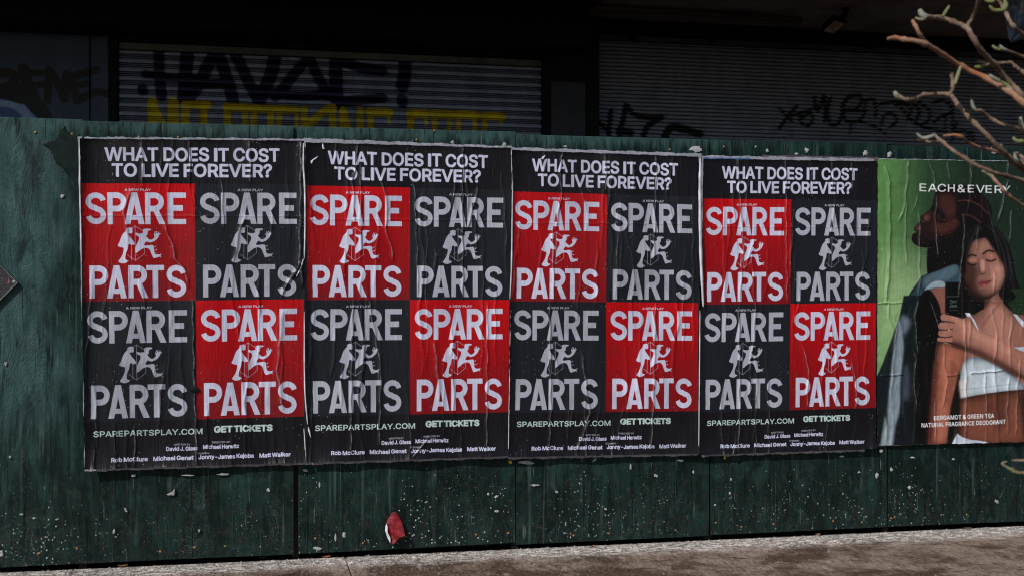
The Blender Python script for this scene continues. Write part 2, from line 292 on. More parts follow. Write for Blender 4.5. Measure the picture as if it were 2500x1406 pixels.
    ',130,298,118,281,108,261,102,239,98,215,96,189,98,163,102,139,109,117,118,97,130,80,145,66,162,55,182,49]]],"r":[259,[[53,0,53,379,112,379,112,321,115,321,124,339,137,354'
    ',152,367,171,377,191,383,243,384,243,322,174,321,159,315,146,306,135,296,126,284,119,269,115,254,114,0]]],"s":[365,[[157,-7,133,-3,112,3,93,12,76,24,62,38,50,54,41,73,36,'
    '94,94,107,101,87,111,72,124,60,141,52,160,47,181,45,206,47,227,53,244,62,258,74,265,88,268,103,266,115,262,126,254,136,243,144,149,170,118,180,92,192,72,208,58,227,50,249'
    ',47,274,49,295,55,314,65,332,79,347,95,360,115,370,137,378,161,383,212,383,234,379,254,372,271,363,286,352,299,339,318,308,324,290,268,277,262,291,254,304,243,316,228,325'
    ',210,331,187,333,166,331,147,326,131,317,119,305,111,292,109,277,110,264,115,253,124,243,136,235,261,200,287,187,306,171,320,153,328,131,331,107,329,85,323,65,312,47,298,'
    '31,281,18,260,6,236,-2,210,-7]]],"t":[227,[[204,379,204,327,6,327,6,379],[65,471,126,471,127,83,130,70,136,61,144,55,156,51,202,54,213,2,138,-1,113,7,92,21,77,41,68,64,65'
    ',93]]],"u":[410,[[182,-5,158,-3,135,2,115,11,97,23,82,39,69,59,60,82,54,109,53,379,114,379,114,144,116,117,124,94,137,75,154,61,175,53,200,50,218,51,234,55,249,62,263,71,'
    '274,83,283,97,290,113,295,132,296,379,357,379,357,0,298,0,298,92,307,92,294,60,277,35,257,17,234,5,209,-3]]],"v":[389,[[163,0,17,379,84,379,206,21,184,21,305,379,371,379,'
    '226,0]]],"w":[567,[[138,0,23,379,87,379,175,41,165,41,252,379,316,379,402,41,391,41,480,379,545,379,429,0,368,0,277,338,291,338,199,0]]],"x":[379,[[21,0,171,218,171,171,2'
    '9,379,100,379,207,206,175,206,233,306,282,379,352,379,209,169,209,214,358,0,287,0,173,182,205,182,91,0]]],"y":[389,[[47,-139,61,-86,104,-89,122,-81,130,-74,138,-64,163,-1'
    ',17,379,84,379,206,21,184,21,305,379,371,379,196,-77,177,-107,165,-119,139,-136,125,-141,109,-144]]],"z":[380,[[42,0,42,46,254,320,254,323,48,323,48,379,333,379,333,331,1'
    '26,60,126,56,339,56,339,0]]]},"r":{"&":[448,[[197,-7,165,-5,136,1,110,12,88,26,69,42,54,62,43,84,36,108,34,133,36,154,40,173,47,189,70,220,255,375,259,384,262,405,260,420'
    ',255,434,245,445,233,454,219,459,201,461,189,460,168,453,151,440,145,431,138,411,138,386,145,363,438,0,364,0,96,327,87,344,81,361,77,379,75,398,77,420,82,440,91,458,102,4'
    '74,117,488,134,499,154,507,176,512,224,512,246,507,266,499,283,488,297,475,308,459,317,442,322,424,324,404,323,389,320,375,301,336,135,202,121,188,110,174,103,161,98,146,'
    '98,115,102,101,109,87,118,76,143,57,158,51,193,46,213,48,232,52,251,59,269,69,286,81,301,95,315,112,327,131,336,151,343,174,348,198,349,224,408,224,403,167,397,144,389,12'
    '4,371,92,333,47,315,30,294,17,271,7,246,-1]]],".":[188,[[83,-3,73,1,63,9,55,18,51,29,51,53,55,64,63,73,73,81,83,85,95,87,107,85,118,81,128,73,135,64,140,53,140,29,135,18,'
    '128,9,118,1,107,-3]]],"A":[480,[[16,0,201,509,276,509,463,0,395,0,232,478,245,478,85,0],[110,142,110,199,370,199,370,142]]],"B":[456,[[60,0,60,509,241,509,274,507,304,501'
    ',329,491,350,477,367,461,381,442,390,421,396,398,398,374,397,353,393,336,387,320,368,295,343,278,315,267,315,262,331,260,347,254,363,245,378,234,391,220,402,203,411,184,4'
    '16,161,418,136,416,111,410,88,400,67,386,48,368,31,344,18,317,8,284,2,247,0],[125,57,245,57,281,60,309,67,330,80,344,96,353,115,355,137,354,153,350,169,333,197,320,209,30'
    '6,218,289,225,269,229,248,231,125,231],[125,285,238,285,273,290,288,296,302,304,314,314,323,326,330,340,335,355,336,372,333,393,326,412,313,429,294,442,270,449,240,452,12'
    '5,452]]],"C":[510,[[267,-7,225,-3,186,7,150,25,119,49,92,79,70,115,53,157,44,203,40,254,44,305,53,352,70,393,92,429,119,459,150,484,186,501,225,512,267,516,317,511,362,49'
    '6,383,485,402,471,419,456,435,438,448,418,459,397,467,373,473,348,408,348,404,365,389,395,380,407,344,437,330,444,300,453,267,456,237,453,209,445,184,432,161,414,141,391,'
    '125,364,113,332,106,295,103,254,106,213,113,177,125,145,141,117,161,94,184,76,210,63,237,56,267,53,300,56,330,65,344,72,369,90,404,144,408,160,473,160,467,135,459,112,448'
    ',91,435,71,420,53,383,24,363,13,317,-2,293,-6]]],"D":[502,[[219,0,96,0,96,57,215,57,254,60,288,68,318,81,343,99,363,122,379,149,390,181,397,216,399,255,397,294,390,329,37'
    '9,361,364,388,344,410,320,428,291,441,258,449,221,452,93,452,93,509,225,509,273,505,315,495,353,478,385,455,412,426,433,391,449,351,458,306,462,255,458,205,449,159,433,11'
    '9,411,83,384,54,351,31,312,14,268,3],[125,509,125,0,60,0,60,509]]],"E":[419,[[60,0,60,509,372,509,372,452,125,452,125,286,355,286,355,229,125,229,125,57,375,57,375,0]]],"'
    'F":[410,[[60,0,60,509,369,509,369,452,125,452,125,278,346,278,346,221,125,221,125,0]]],"G":[520,[[269,-7,225,-3,185,7,149,25,118,49,91,79,69,116,53,157,43,203,40,254,43,3'
    '05,53,352,69,393,91,429,117,459,149,484,184,501,223,512,265,516,291,514,316,510,340,504,384,483,403,469,421,453,436,436,449,416,460,395,468,373,474,349,408,349,378,406,36'
    '8,417,344,436,330,443,300,453,265,456,236,453,209,445,183,432,160,414,141,392,125,364,113,332,106,295,103,254,106,213,113,177,125,145,141,117,161,95,184,76,210,63,238,56,'
    '269,53,296,55,322,61,345,71,365,85,382,102,396,123,407,147,413,173,415,202,434,199,283,199,283,256,478,256,478,200,475,160,466,124,451,91,431,62,406,38,377,19,344,5,308,-'
    '4]]],"H":[517,[[60,0,60,509,125,509,125,289,392,289,392,509,457,509,457,0,392,0,392,232,125,232,125,0]]],"I":[300,[[31,0,31,57,118,57,118,452,31,452,31,509,269,509,269,45'
    '2,183,452,183,57,269,57,269,0]]],"K":[467,[[104,145,104,216,364,509,448,509,231,276,228,276],[60,0,60,509,125,509,125,0],[372,0,188,259,228,309,449,0]]],"L":[393,[[60,0,6'
    '0,509,125,509,125,57,361,57,361,0]]],"M":[628,[[60,0,60,509,152,509,322,49,307,49,476,509,568,509,568,0,504,0,507,457,513,457,342,0,286,0,112,457,119,457,122,0]]],"N":[52'
    '3,[[60,0,60,509,136,509,414,55,405,54,399,509,463,509,463,0,387,0,108,452,119,454,125,0]]],"O":[533,[[267,-7,225,-3,186,7,150,25,119,49,92,79,70,115,53,157,44,203,40,254,'
    '44,305,53,352,70,393,92,429,119,459,150,484,186,501,225,512,267,516,309,512,348,501,384,484,415,459,442,429,464,393,480,352,490,305,493,254,490,203,480,157,464,115,442,79'
    ',415,49,384,25,348,7,309,-3],[267,53,296,55,324,63,349,76,372,94,392,116,408,144,420,176,428,213,430,254,428,295,420,332,408,365,392,392,372,415,349,433,324,446,296,453,2'
    '67,456,237,453,210,445,184,433,161,415,142,392,125,364,113,332,106,295,103,254,106,213,113,176,125,144,142,117,161,94,184,76,210,63,237,55]]],"P":[445,[[60,0,60,509,235,5'
    '09,272,506,305,499,332,487,356,471,375,452,390,430,400,404,407,377,409,348,407,318,400,291,390,265,375,243,356,223,332,207,305,195,272,188,235,186,109,186,109,242,233,242'
    ',257,244,279,248,297,256,312,266,324,279,333,294,339,310,343,328,343,367,339,385,333,402,324,416,312,428,297,439,279,446,257,451,125,452,125,0]]],"Q":[533,[[245,159,313,1'
    '59,468,-48,401,-48],[267,-7,225,-3,186,7,150,25,119,49,92,79,70,115,53,157,44,203,40,254,44,305,53,352,70,393,92,429,119,459,150,484,186,501,225,512,267,516,309,512,348,5'
    '01,384,484,415,459,442,429,464,393,480,352,490,305,493,254,490,203,480,157,464,115,442,79,415,49,384,25,348,7,309,-3],[267,53,296,55,324,63,349,76,372,94,392,116,408,144,'
    '420,176,428,213,430,254,428,295,420,332,408,365,392,392,372,415,349,433,324,446,296,453,267,456,237,453,210,445,184,433,161,415,142,392,125,364,113,332,106,295,103,254,10'
    '6,213,113,176,125,144,142,117,161,94,184,76,210,63,237,55]]],"R":[449,[[60,0,60,509,236,509,273,506,305,500,333,489,356,473,376,455,390,433,401,408,407,381,409,352,407,32'
    '3,401,296,390,271,376,250,356,232,333,217,305,206,273,200,236,198,96,198,96,255,258,256,280,260,298,267,313,276,325,287,334,300,340,316,344,333,344,371,340,389,334,405,32'
    '5,419,313,430,298,440,258,451,125,452,125,0],[353,0,230,229,303,229,428,0]]],"S":[447,[[224,-9,188,-7,156,-1,128,9,102,23,81,40,64,60,51,83,42,109,38,137,104,137,108,118,'
    '114,102,123,88,136,76,150,66,185,53,204,50,246,50,267,54,286,60,303,69,317,79,329,92,338,106,344,122,346,139,344,154,340,168,332,179,322,189,296,205,184,239,145,253,112,2'
    '69,86,289,67,313,56,341,52,372,54,400,62,425,75,448,92,468,113,484,138,498,165,508,195,514,227,516,259,514,289,508,316,498,340,484,360,468,377,449,390,427,398,403,401,378'
    ',337,378,332,402,320,421,302,437,280,449,254,456,225,459,185,454,167,448,152,440,139,430,129,418,121,405,117,391,115,376,117,359,122,345,131,334,142,324,155,315,312,264,3'
    '44,248,359,238,384,213,395,198,402,180,407,161,408,139,406,112,399,87,386,64,370,43,349,25,323,11,294,0,261,-7]]],"T":[449,[[32,452,32,509,417,509,417,452,257,452,257,0,1'
    '93,0,193,452]]],"U":[517,[[259,-8,220,-6,186,2,154,15,126,33,103,55,85,80,71,108,63,140,60,173,60,509,124,509,124,178,126,155,132,133,141,113,153,95,169,80,187,68,208,59,'
    '232,53,285,53,309,59,331,68,349,80,364,95,377,113,385,133,391,155,393,178,393,509,457,509,457,173,454,140,446,108,433,80,414,55,391,33,363,15,332,2,297,-6]]],"V":[480,[[2'
    '04,0,16,509,84,509,248,31,235,31,395,509,463,509,278,0]]],"W":[686,[[155,0,16,509,82,509,197,40,189,40,306,509,380,509,497,40,488,40,603,509,670,509,530,0,455,0,336,475,3'
    '50,475,230,0]]],"Y":[472,[[203,0,203,208,16,509,91,509,250,230,224,230,381,509,455,509,268,208,268,0]]]}}')
# ------------------------------------------------------------------ the theatre poster print
WHT = ink(162, 164, 184); GREY = ink(138, 142, 153)
def arcp(cx, cy, rx, ry, a0, a1, n=14): return [(cx + rx * math.cos(R(a)), cy + ry * math.sin(R(a))) for a in np.linspace(a0, a1, n)]
def band(pts, t):
    p = np.array(pts); d = np.gradient(p, axis=0); d /= np.linalg.norm(d, axis=1)[:, None]; nn = np.stack([-d[:, 1], d[:, 0]], 1)
    return [tuple(q) for q in p + nn * t / 2] + [tuple(q) for q in (p - nn * t / 2)[::-1]]
TS = .172
def LS():
    c = arcp(.325, .715, .235, .195, 8, 262, 22) + arcp(.325, .287, .235, .195, 82, -172, 22)
    return [band(c, TS)]
def bowl(x, y0, y1, r): return arcp(x, (y0 + y1) / 2, r, (y1 - y0) / 2, 90, -90, 18)
def LP(): return [[(0, 0), (0, 1), (.30, 1)] + bowl(.30, .40, 1, .31) + [(.30, .40), (TS, .40), (TS, 0)],
                  ([(TS, .82), (TS, .58), (.30, .58)] + bowl(.30, .58, .82, .13)[::-1] + [(.30, .82)])]
def LR(): return [l for l in LP()] + [[(.25, .45), (.43, .47), (.65, 0), (.45, 0)]]
def LA(): return [[(0, 0), (.225, 1), (.415, 1), (.64, 0), (.455, 0), (.425, .14), (.215, .14), (.185, 0)], [(.25, .29), (.39, .29), (.32, .62)]]
def LE(): return [[(0, 0), (0, 1), (.60, 1), (.60, .83), (.185, .83), (.185, .60), (.50, .60), (.50, .42), (.185, .42), (.185, .165), (.60, .165), (.60, 0)]]
def LT(): return [[(0, 1), (.58, 1), (.58, .84), (.385, .84), (.385, 0), (.20, 0), (.20, .84), (0, .84)]]
SPARE = [(LS, 0), (LP, .655), (LA, 1.17), (LR, 1.80), (LE, 2.49)]
PARTS = [(LP, 0), (LA, .53), (LR, 1.19), (LT, 1.75), (LS, 2.37)]
def word(cv, letters, x0, x1, ytop, ybot, col):
    tot = letters[-1][1] + (.60 if letters[-1][0] is LE else .655)
    for fn, ox in letters:
        for k, l in enumerate(fn()):
            pass
        ls = []
        for k, l in enumerate(fn()):
            q = [(x0 + (ox + p[0] * .95) / tot * (x1 - x0), ybot - p[1] * (ybot - ytop)) for p in l]
            # outer loops one way, counters the other
            area = sum(a[0] * b[1] - b[0] * a[1] for a, b in zip(q, q[1:] + q[:1]))
            hole = (fn in (LP, LR, LA)) and k == 1
            if (area < 0) != hole: q = q[::-1]
            ls.append(q)
        cv.fill(ls, col)
MAN = [(400, 765), (385, 785), (366, 805), (350, 840), (340, 868), (328, 893), (350, 906), (372, 912), (368, 950), (352, 985), (332, 1018), (372, 1032), (410, 1012), (386, 1000), (388, 960), (404, 920), (412, 882), (440, 888), (458, 882), (450, 860), (425, 830), (408, 800), (432, 798), (442, 786), (436, 768), (416, 757)]
RUN = [(465, 795), (490, 800), (520, 795), (526, 765), (578, 763), (584, 772), (562, 780), (556, 808), (546, 820), (575, 848), (598, 842), (612, 825), (606, 803), (618, 806), (624, 788), (632, 800), (646, 792), (650, 806), (640, 830), (612, 858), (575, 870), (548, 862), (532, 893), (596, 890), (606, 915), (615, 958), (656, 966), (652, 978), (606, 992), (590, 968), (572, 925), (545, 912), (510, 922), (465, 952), (466, 900), (490, 850), (490, 825), (468, 812)]
def theatre_print():
    cv = Canvas(0, 0, 1, 1, 1100, 1650, ink(12, 10, 15))
    cv.poly([(0, .135), (1, .135), (1, .857), (0, .857)], ink(19, 21, 26))
    rows = [(.135, .4925, .0235), (.4925, .857, .0265)]
    for ri, (ya, yb, _) in enumerate(rows):
        for ci in (0, 1):
            x0 = .004 + .496 * ci if ci == 0 else .50; x1 = .50 if ci == 0 else .996; red = (ri == ci)
            if red:
                n = 40
                for i in range(n):      # the ink fades from scarlet to a duller red down the square
                    t = (i / (n - 1)) ** .9; a = ya + (yb - ya) * i / n; b = ya + (yb - ya) * (i + 1) / n + .0008
                    if i == n - 1: b = yb
                    cv.poly([(x0, a), (x1, a), (x1, b), (x0, b)], ink(*(np.array((152, 0, 6)) * (1 - t) + np.array((100, 8, 14)) * t)))
            w = .5; k = (yb - ya) / .3575; col = WHT if red else GREY
            def Y(v): return ya + (v - .135) * k
            bx = 0.0 if ci == 0 else .503
            cv.text('A NEW PLAY', bx + .19, bx + .305, Y(.158), .0068, col, bold=.0006)
            word(cv, SPARE, bx + .020, bx + .465, Y(.1625), Y(.2595), col)
            word(cv, PARTS, bx + .031, bx + .464, Y(.3835), Y(.483), col)
            def F(p): return (bx + .006 + (p[0] - 62) / 868 * .495, ya + (p[1] - 408) / 917 * (yb - ya))
            ln = [((462, 740), (462, 1010)), ((462, 740), (400, 778)), ((462, 740), (531, 785)), ((400, 965), (462, 1010)), ((462, 1010), (533, 957)), ((533, 957), (533, 895)), ((433, 885), (431, 1003))]
            cv.poly([F(p) for p in MAN], col, smooth=True); cv.poly([F(p) for p in RUN], col, smooth=True)
            cv.ell(*F((415, 778)), .0105, .0078, col)
            cv.poly([F((388, 768)), F((402, 755)), F((425, 752)), F((446, 764)), F((436, 770))], col)
            for q in ((618, 785, 610, 806), (630, 783, 624, 804), (645, 788, 636, 806), (658, 800, 640, 812), (640, 972, 664, 960), (645, 975, 660, 985), (610, 905, 622, 898), (615, 930, 628, 928)):
                cv.stroke([F(q[:2]), F(q[2:])], .0026, col)
            for a, b in ln: cv.stroke([F(a), F(b)], .0016, col, alpha=.85)
    B = .0021
    cv.text('WHAT DOES IT COST', .106, .883, .0655, .0385, WHT, bold=B * 1.35, space=-30, track=-2)
    cv.text('TO LIVE FOREVER?', .134, .848, .1135, .0375, WHT, bold=B * 1.35, space=-60, track=-2)
    MINT = ink(150, 168, 165)
    cv.text('SPAREPARTSPLAY.COM', .038, .527, .9015, .0165, MINT, face='r', bold=.0008, slope=.0)
    cv.text('GET TICKETS', .578, .846, .8975, .0175, MINT, bold=.0024, space=-90)
    L2 = ink(165, 167, 190)
    cv.text('WRITTEN BY', .396, .470, .9345, .0050, GREY, bold=.0003)
    cv.text('DIRECTED BY', .568, .650, .9310, .0050, GREY, bold=.0003)
    cv.text('David J. Glass', .360, .505, .9505, .0115, L2, bold=.0009, space=-60)
    cv.text('Michael Herwitz', .527, .692, .9480, .0115, L2, bold=.0009, space=-60)
    cv.text('STARRING', .500, .556, .9640, .0050, GREY, bold=.0003)
    for t, a, b in (('Rob McClure', .115, .278), ('Michael Genet', .302, .483), ('Jonny-James Kajoba', .506, .760), ('Matt Walker', .785, .930)):
        cv.text(t, a, b, .9790, .0120, L2, bold=.0010, space=-60)
    return cv.image('theatre_print')

# ------------------------------------------------------------------ the deodorant poster print (painted in photo pixels)
def deodorant_print():
    cv = Canvas(2143, 389, 2545, 1084, 1005, 1737, ink(44, 72, 42))
    def a7(*p): return [(2120 + x / 3.516, 360 + y / 3.516) for x, y in zip(p[::2], p[1::2])]
    def a8(*p): return [(2120 + x / 3.516, 720 + y / 3.516) for x, y in zip(p[::2], p[1::2])]
    k7 = 1 / 3.516
    def I(r, g, b): return ink(r, g, b, .55)
    t = (np.arange(cv.w) + .5) / cv.w
    g = np.stack([np.interp(t, (0, .12, .3, .55, 1), v) for v in ((92, 80, 46, 31, 27), (136, 120, 74, 53, 48), (76, 68, 46, 38, 38))], 1)
    cv.a[:] = (lin(g) / .55)[None]
    cv.poly(a7(60, 900, 60, 1900, 900, 1900, 500, 1000), I(150, 178, 128), .75, blur=42)
    # man in profile, head back
    cv.poly(a7(455, 1100, 600, 1040, 760, 985, 900, 1100, 900, 1300, 700, 1500, 380, 1500, 300, 1380, 350, 1250, 420, 1150), I(56, 80, 92), smooth=True, blur=.6, sh=(I(18, 28, 34), 1.2, 12, 6, 0))
    cv.poly(a8(300, 0, 640, 0, 640, 1290, 75, 1290, 75, 700, 130, 570, 215, 320, 265, 180), I(24, 34, 38), smooth=False, blur=1)
    cv.poly(a7(560, 400, 640, 335, 760, 315, 900, 340, 1000, 420, 1045, 510, 1045, 620, 1000, 720, 920, 900, 830, 1050, 740, 1000, 600, 1060, 505, 1100, 500, 860, 560, 700), I(20, 13, 14), smooth=True, blur=.7)
    cv.poly(a7(575, 395, 548, 440, 536, 500, 505, 540, 452, 580, 440, 605, 456, 632, 425, 640, 408, 668, 385, 688, 388, 708, 406, 722, 384, 735, 370, 752, 368, 795, 392, 828, 440, 850, 495, 856, 560, 850, 660, 770, 760, 700, 800, 560, 760, 400, 680, 360), I(44, 23, 22), smooth=True, blur=.7, sh=(I(14, 7, 8), 1.25, 13, -7, -9))
    cv.poly(a7(600, 420, 690, 400, 740, 480, 740, 560, 660, 600, 620, 520), I(78, 40, 36), .8, blur=5, smooth=True)
    cv.poly(a7(560, 640, 640, 655, 740, 600, 770, 640, 700, 720, 600, 740, 550, 700), I(84, 42, 35), .8, blur=5, smooth=True)
    cv.ell(*a7(492, 598)[0], 7, 8, I(118, 72, 62), .75, blur=3)
    cv.ell(*a7(520, 560)[0], 6, 5, I(70, 36, 32), .7, blur=3)
    cv.ell(*a7(418, 696)[0], 6, 6, I(95, 50, 52), .8, blur=2)
    cv.ell(*a7(440, 630)[0], 3, 2, I(18, 8, 8), .9, blur=1)
    cv.stroke(a7(392, 708, 430, 716, 455, 712), 2.2, I(20, 9, 10), blur=.6)
    cv.stroke(a7(545, 520, 600, 545, 640, 590), 9, I(20, 11, 12), .9, blur=2.4)
    cv.stroke(a7(556, 612, 600, 634, 640, 640), 3.2, I(14, 7, 8), blur=.9)
    cv.poly(a7(760, 400, 800, 380, 960, 400, 1040, 500, 1040, 620, 960, 660, 860, 610, 780, 640, 740, 560), I(26, 14, 15), smooth=True, blur=2)
    for q in (a7(760, 452, 820, 445, 890, 462, 960, 500, 1015, 560), a7(790, 572, 850, 572, 900, 595, 960, 640)): cv.stroke(q, 2.6, I(92, 50, 44), .8, blur=.8, smooth=True)
    cv.stroke(a7(962, 400, 968, 500, 960, 600), 1.6, I(84, 48, 44), .7, blur=.6)
    # shirt collar and shoulder highlights
    cv.poly(a7(462, 1108, 600, 1050, 740, 1000, 760, 1090, 650, 1170, 540, 1185, 470, 1235, 440, 1180), I(78, 104, 116), smooth=True, blur=.8, sh=(I(18, 30, 36), 1.1, 7, 3, -4))
    cv.poly(a7(470, 1230, 530, 1160, 600, 1140, 650, 1160, 650, 1195, 560, 1200, 500, 1215), I(140, 156, 168), .9, smooth=True, blur=1.2)
    cv.poly(a7(520, 1215, 650, 1195, 652, 1420, 610, 1420, 580, 1300), I(134, 84, 72), smooth=False, blur=1)
    cv.poly(a7(440, 1270, 510, 1215, 575, 1290, 615, 1420, 600, 1700, 430, 1700, 405, 1450), I(18, 14, 15), smooth=True, blur=1)
    # pale sleeve folds
    cv.poly(a8(258, 190, 290, 300, 300, 450, 285, 620, 268, 800, 272, 1000, 235, 1120, 212, 1290, 110, 1290, 130, 1180, 165, 1100, 175, 900, 200, 650, 225, 420), I(132, 146, 158), .9, smooth=False, blur=2.2)
    cv.poly(a8(290, 170, 345, 200, 350, 260, 300, 330, 280, 240), I(120, 136, 150), .7, smooth=True, blur=4)
    cv.poly(a8(310, 600, 345, 640, 345, 860, 310, 900, 290, 800), I(78, 88, 102), .7, smooth=True, blur=4)
    cv.poly(a8(285, 900, 400, 950, 400, 1290, 215, 1290, 240, 1100), I(22, 27, 32), .85, smooth=False, blur=3)
    cv.poly(a8(150, 1030, 165, 1130, 175, 1290, 110, 1290, 130, 1150), I(120, 140, 140), .8, blur=2)
    cv.poly(a8(410, 300, 600, 330, 560, 700, 540, 1290, 395, 1290, 400, 700), I(15, 13, 14), .95, blur=3)
    # woman: hair, face
    cv.poly(a7(1000, 642, 1090, 680, 1170, 770, 1225, 900, 1250, 1060, 1290, 1190, 1345, 1290, 1330, 1345, 1240, 1330, 1190, 1420, 980, 1500, 800, 1500, 790, 1200, 770, 1000, 800, 850, 850, 740, 920, 670), I(15, 12, 13), smooth=True, blur=.7)
    cv.poly(a8(975, -90, 1100, -100, 1112, 0, 1160, 80, 1235, 160, 1336, 165, 1600, 220, 1600, 900, 800, 900, 780, 420, 880, 300, 820, 150, 900, 170, 968, 120), I(146, 100, 86), smooth=False, blur=1, sh=(I(60, 34, 28), .9, 12, 0, 6))
    cv.poly(a8(985, -60, 1060, -60, 1040, 60, 990, 130, 968, 60), I(70, 42, 38), .8, blur=3)
    cv.poly(a8(1060, 60, 1200, 160, 1236, 300, 1200, 420, 1000, 330, 1000, 200), I(168, 122, 106), .6, blur=6)
    cv.poly(a8(820, 150, 900, 150, 985, 120, 990, 40, 975, -60, 800, -80, 800, 60), I(14, 12, 13), smooth=False, blur=1)
    cv.poly(a8(1120, -40, 1200, 90, 1260, 165, 1600, 190, 1600, -140, 1330, -60), I(34, 56, 34), blur=1)
    cv.poly(a8(1100, -100, 1180, -60, 1240, -20, 1260, 20, 1200, 60, 1150, 40), I(14, 12, 13), smooth=True, blur=1)
    cv.stroke(a8(968, 265, 1060, 140, 1110, 80), 4, I(92, 56, 48), .5, blur=2)
    cv.poly(a8(820, 150, 858, 152, 905, 220, 948, 325, 915, 330, 880, 250), I(176, 186, 198), blur=.5)
    cv.poly(a7(955, 775, 880, 800, 845, 850, 835, 930, 825, 990, 820, 1080, 828, 1150, 862, 1220, 920, 1270, 985, 1296, 1050, 1280, 1110, 1230, 1152, 1150, 1162, 1060, 1145, 985, 1105, 905, 1050, 820, 1005, 775), I(138, 96, 84), smooth=True, blur=.7, sh=(I(30, 16, 14), 1.35, 11, 5, -5))
    cv.poly(a7(890, 810, 1000, 800, 1040, 860, 980, 900, 900, 900), I(168, 124, 108), .5, smooth=True, blur=6)
    cv.poly(a7(820, 990, 905, 1000, 935, 1080, 915, 1160, 940, 1230, 1000, 1296, 900, 1270, 830, 1170), I(70, 42, 37), .9, smooth=True, blur=5)
    cv.poly(a7(1060, 1000, 1140, 1000, 1150, 1080, 1110, 1180, 1060, 1200, 1040, 1100), I(178, 130, 114), .75, smooth=True, blur=6)
    cv.poly(a7(955, 960, 985, 970, 990, 1040, 975, 1060, 955, 1040), I(186, 142, 126), .7, smooth=True, blur=2)
    cv.stroke(a7(930, 960, 940, 1030, 948, 1080, 975, 1090), 3.2, I(74, 42, 38), .7, blur=1.5, smooth=True)
    cv.stroke(a7(970, 1082, 994, 1076), 2.2, I(60, 26, 26), .85, blur=.7)
    cv.poly(a7(800, 760, 900, 690, 975, 760, 900, 790, 858, 860, 832, 960, 822, 1080, 790, 1000), I(16, 12, 13), .9, smooth=True, blur=2)
    cv.poly(a7(1000, 760, 1060, 800, 1120, 900, 1165, 1010, 1172, 1120, 1150, 1010, 1100, 920, 1045, 840), I(16, 12, 13), .95, smooth=True, blur=2)
    cv.poly(a7(845, 1150, 880, 1215, 940, 1262, 1000, 1280, 1080, 1250, 1000, 1305, 900, 1280, 840, 1200), I(44, 26, 22), .8, smooth=True, blur=3)
    cv.stroke(a7(840, 935, 870, 918, 915, 926), 4.2, I(34, 20, 20), .9, blur=.8, smooth=True)
    cv.stroke(a7(975, 908, 1020, 880, 1066, 888), 4.6, I(34, 20, 20), .9, blur=.8, smooth=True)
    cv.ell(*a7(885, 965)[0], 10, 5, I(176, 124, 104), .6, blur=2); cv.ell(*a7(1040, 930)[0], 10, 6, I(176, 122, 104), .6, blur=2.5)
    cv.stroke(a7(842, 992, 880, 1008, 918, 996), 3.4, I(20, 11, 12), blur=.7, smooth=True)
    cv.stroke(a7(1004, 962, 1045, 972, 1085, 955), 3.4, I(20, 11, 12), blur=.7, smooth=True)
    cv.poly(a7(925, 1165, 965, 1135, 990, 1142, 1050, 1135, 1020, 1170, 985, 1192, 945, 1188), I(124, 58, 62), smooth=True, blur=.7)
    cv.stroke(a7(932, 1163, 985, 1158, 1045, 1140), 1.3, I(70, 20, 26), blur=.4)
    cv.ell(*a7(985, 1180)[0], 5, 1.8, I(186, 100, 104), .7, blur=.9)
    cv.ell(*a7(985, 1225)[0], 10, 3, I(96, 60, 54), .6, blur=2.5)
    for q in (a7(1010, 660, 1090, 740, 1140, 860, 1180, 1020), a7(1040, 650, 1150, 770, 1200, 930, 1230, 1100), a7(960, 680, 870, 780, 830, 900), a7(1200, 950, 1215, 1120, 1260, 1260)):
        cv.stroke(q, 1.6, I(70, 68, 76), .55, blur=1.2, smooth=True)
    # neck, chest, arm
    cv.poly(a8(1236, 162, 1268, 168, 1336, 238, 1600, 500, 1600, 570, 1300, 250), I(170, 180, 194), blur=.5)
    cv.poly(a8(585, 400, 700, 420, 820, 450, 810, 560, 770, 680, 735, 850, 700, 960, 668, 1290, 512, 1290, 540, 900, 555, 640), I(160, 98, 74), smooth=False, blur=1.2, sh=(I(44, 20, 16), 1.3, 10, 5, 0))
    cv.poly(a8(560, 560, 600, 560, 570, 900, 545, 1290, 500, 1290, 530, 900), I(92, 44, 36), .8, blur=4)
    cv.poly(a8(700, 560, 760, 600, 700, 900, 660, 1000), I(120, 66, 48), .6, blur=4)
    cv.poly(a8(770, 640, 800, 880, 770, 1080, 700, 1290, 665, 1290, 700, 960), I(22, 17, 16), .95, blur=1.5)
    cv.poly(a8(780, 880, 1000, 845, 1600, 795, 1600, 1290, 740, 1290, 740, 1190, 790, 1050), I(122, 72, 52), smooth=False, blur=1, sh=(I(34, 18, 14), 1.3, 14, 7, 5))
    cv.poly(a8(1060, 860, 1200, 900, 1180, 1120, 1090, 1200, 1010, 1000), I(84, 46, 36), .7, blur=7)
    cv.poly(a8(1280, 860, 1420, 860, 1420, 1290, 1330, 1290), I(24, 18, 18), .8, blur=6)
    cv.poly(a8(800, 900, 860, 900, 850, 1100, 790, 1100), I(150, 92, 68), .6, blur=5)
    cv.poly(a8(800, 595, 860, 530, 1000, 545, 1120, 600, 1220, 680, 1336, 790, 1600, 900, 1600, 815, 1336, 818, 1180, 830, 1000, 850, 785, 886, 772, 760), I(170, 182, 190), smooth=False, blur=.7, sh=(I(60, 76, 88), 1.1, 8, -2, 4))
    cv.poly(a8(772, 740, 830, 720, 850, 870, 786, 884), I(190, 178, 172), .7, blur=3)
    cv.stroke(a8(760, 820, 1000, 795, 1250, 770), 1.2, I(110, 124, 134), .8, blur=.6)
    cv.stroke(a8(720, 425, 900, 490, 1080, 580, 1230, 680, 1400, 740), 22 / 2.2, I(30, 22, 22), .8, blur=2.4)
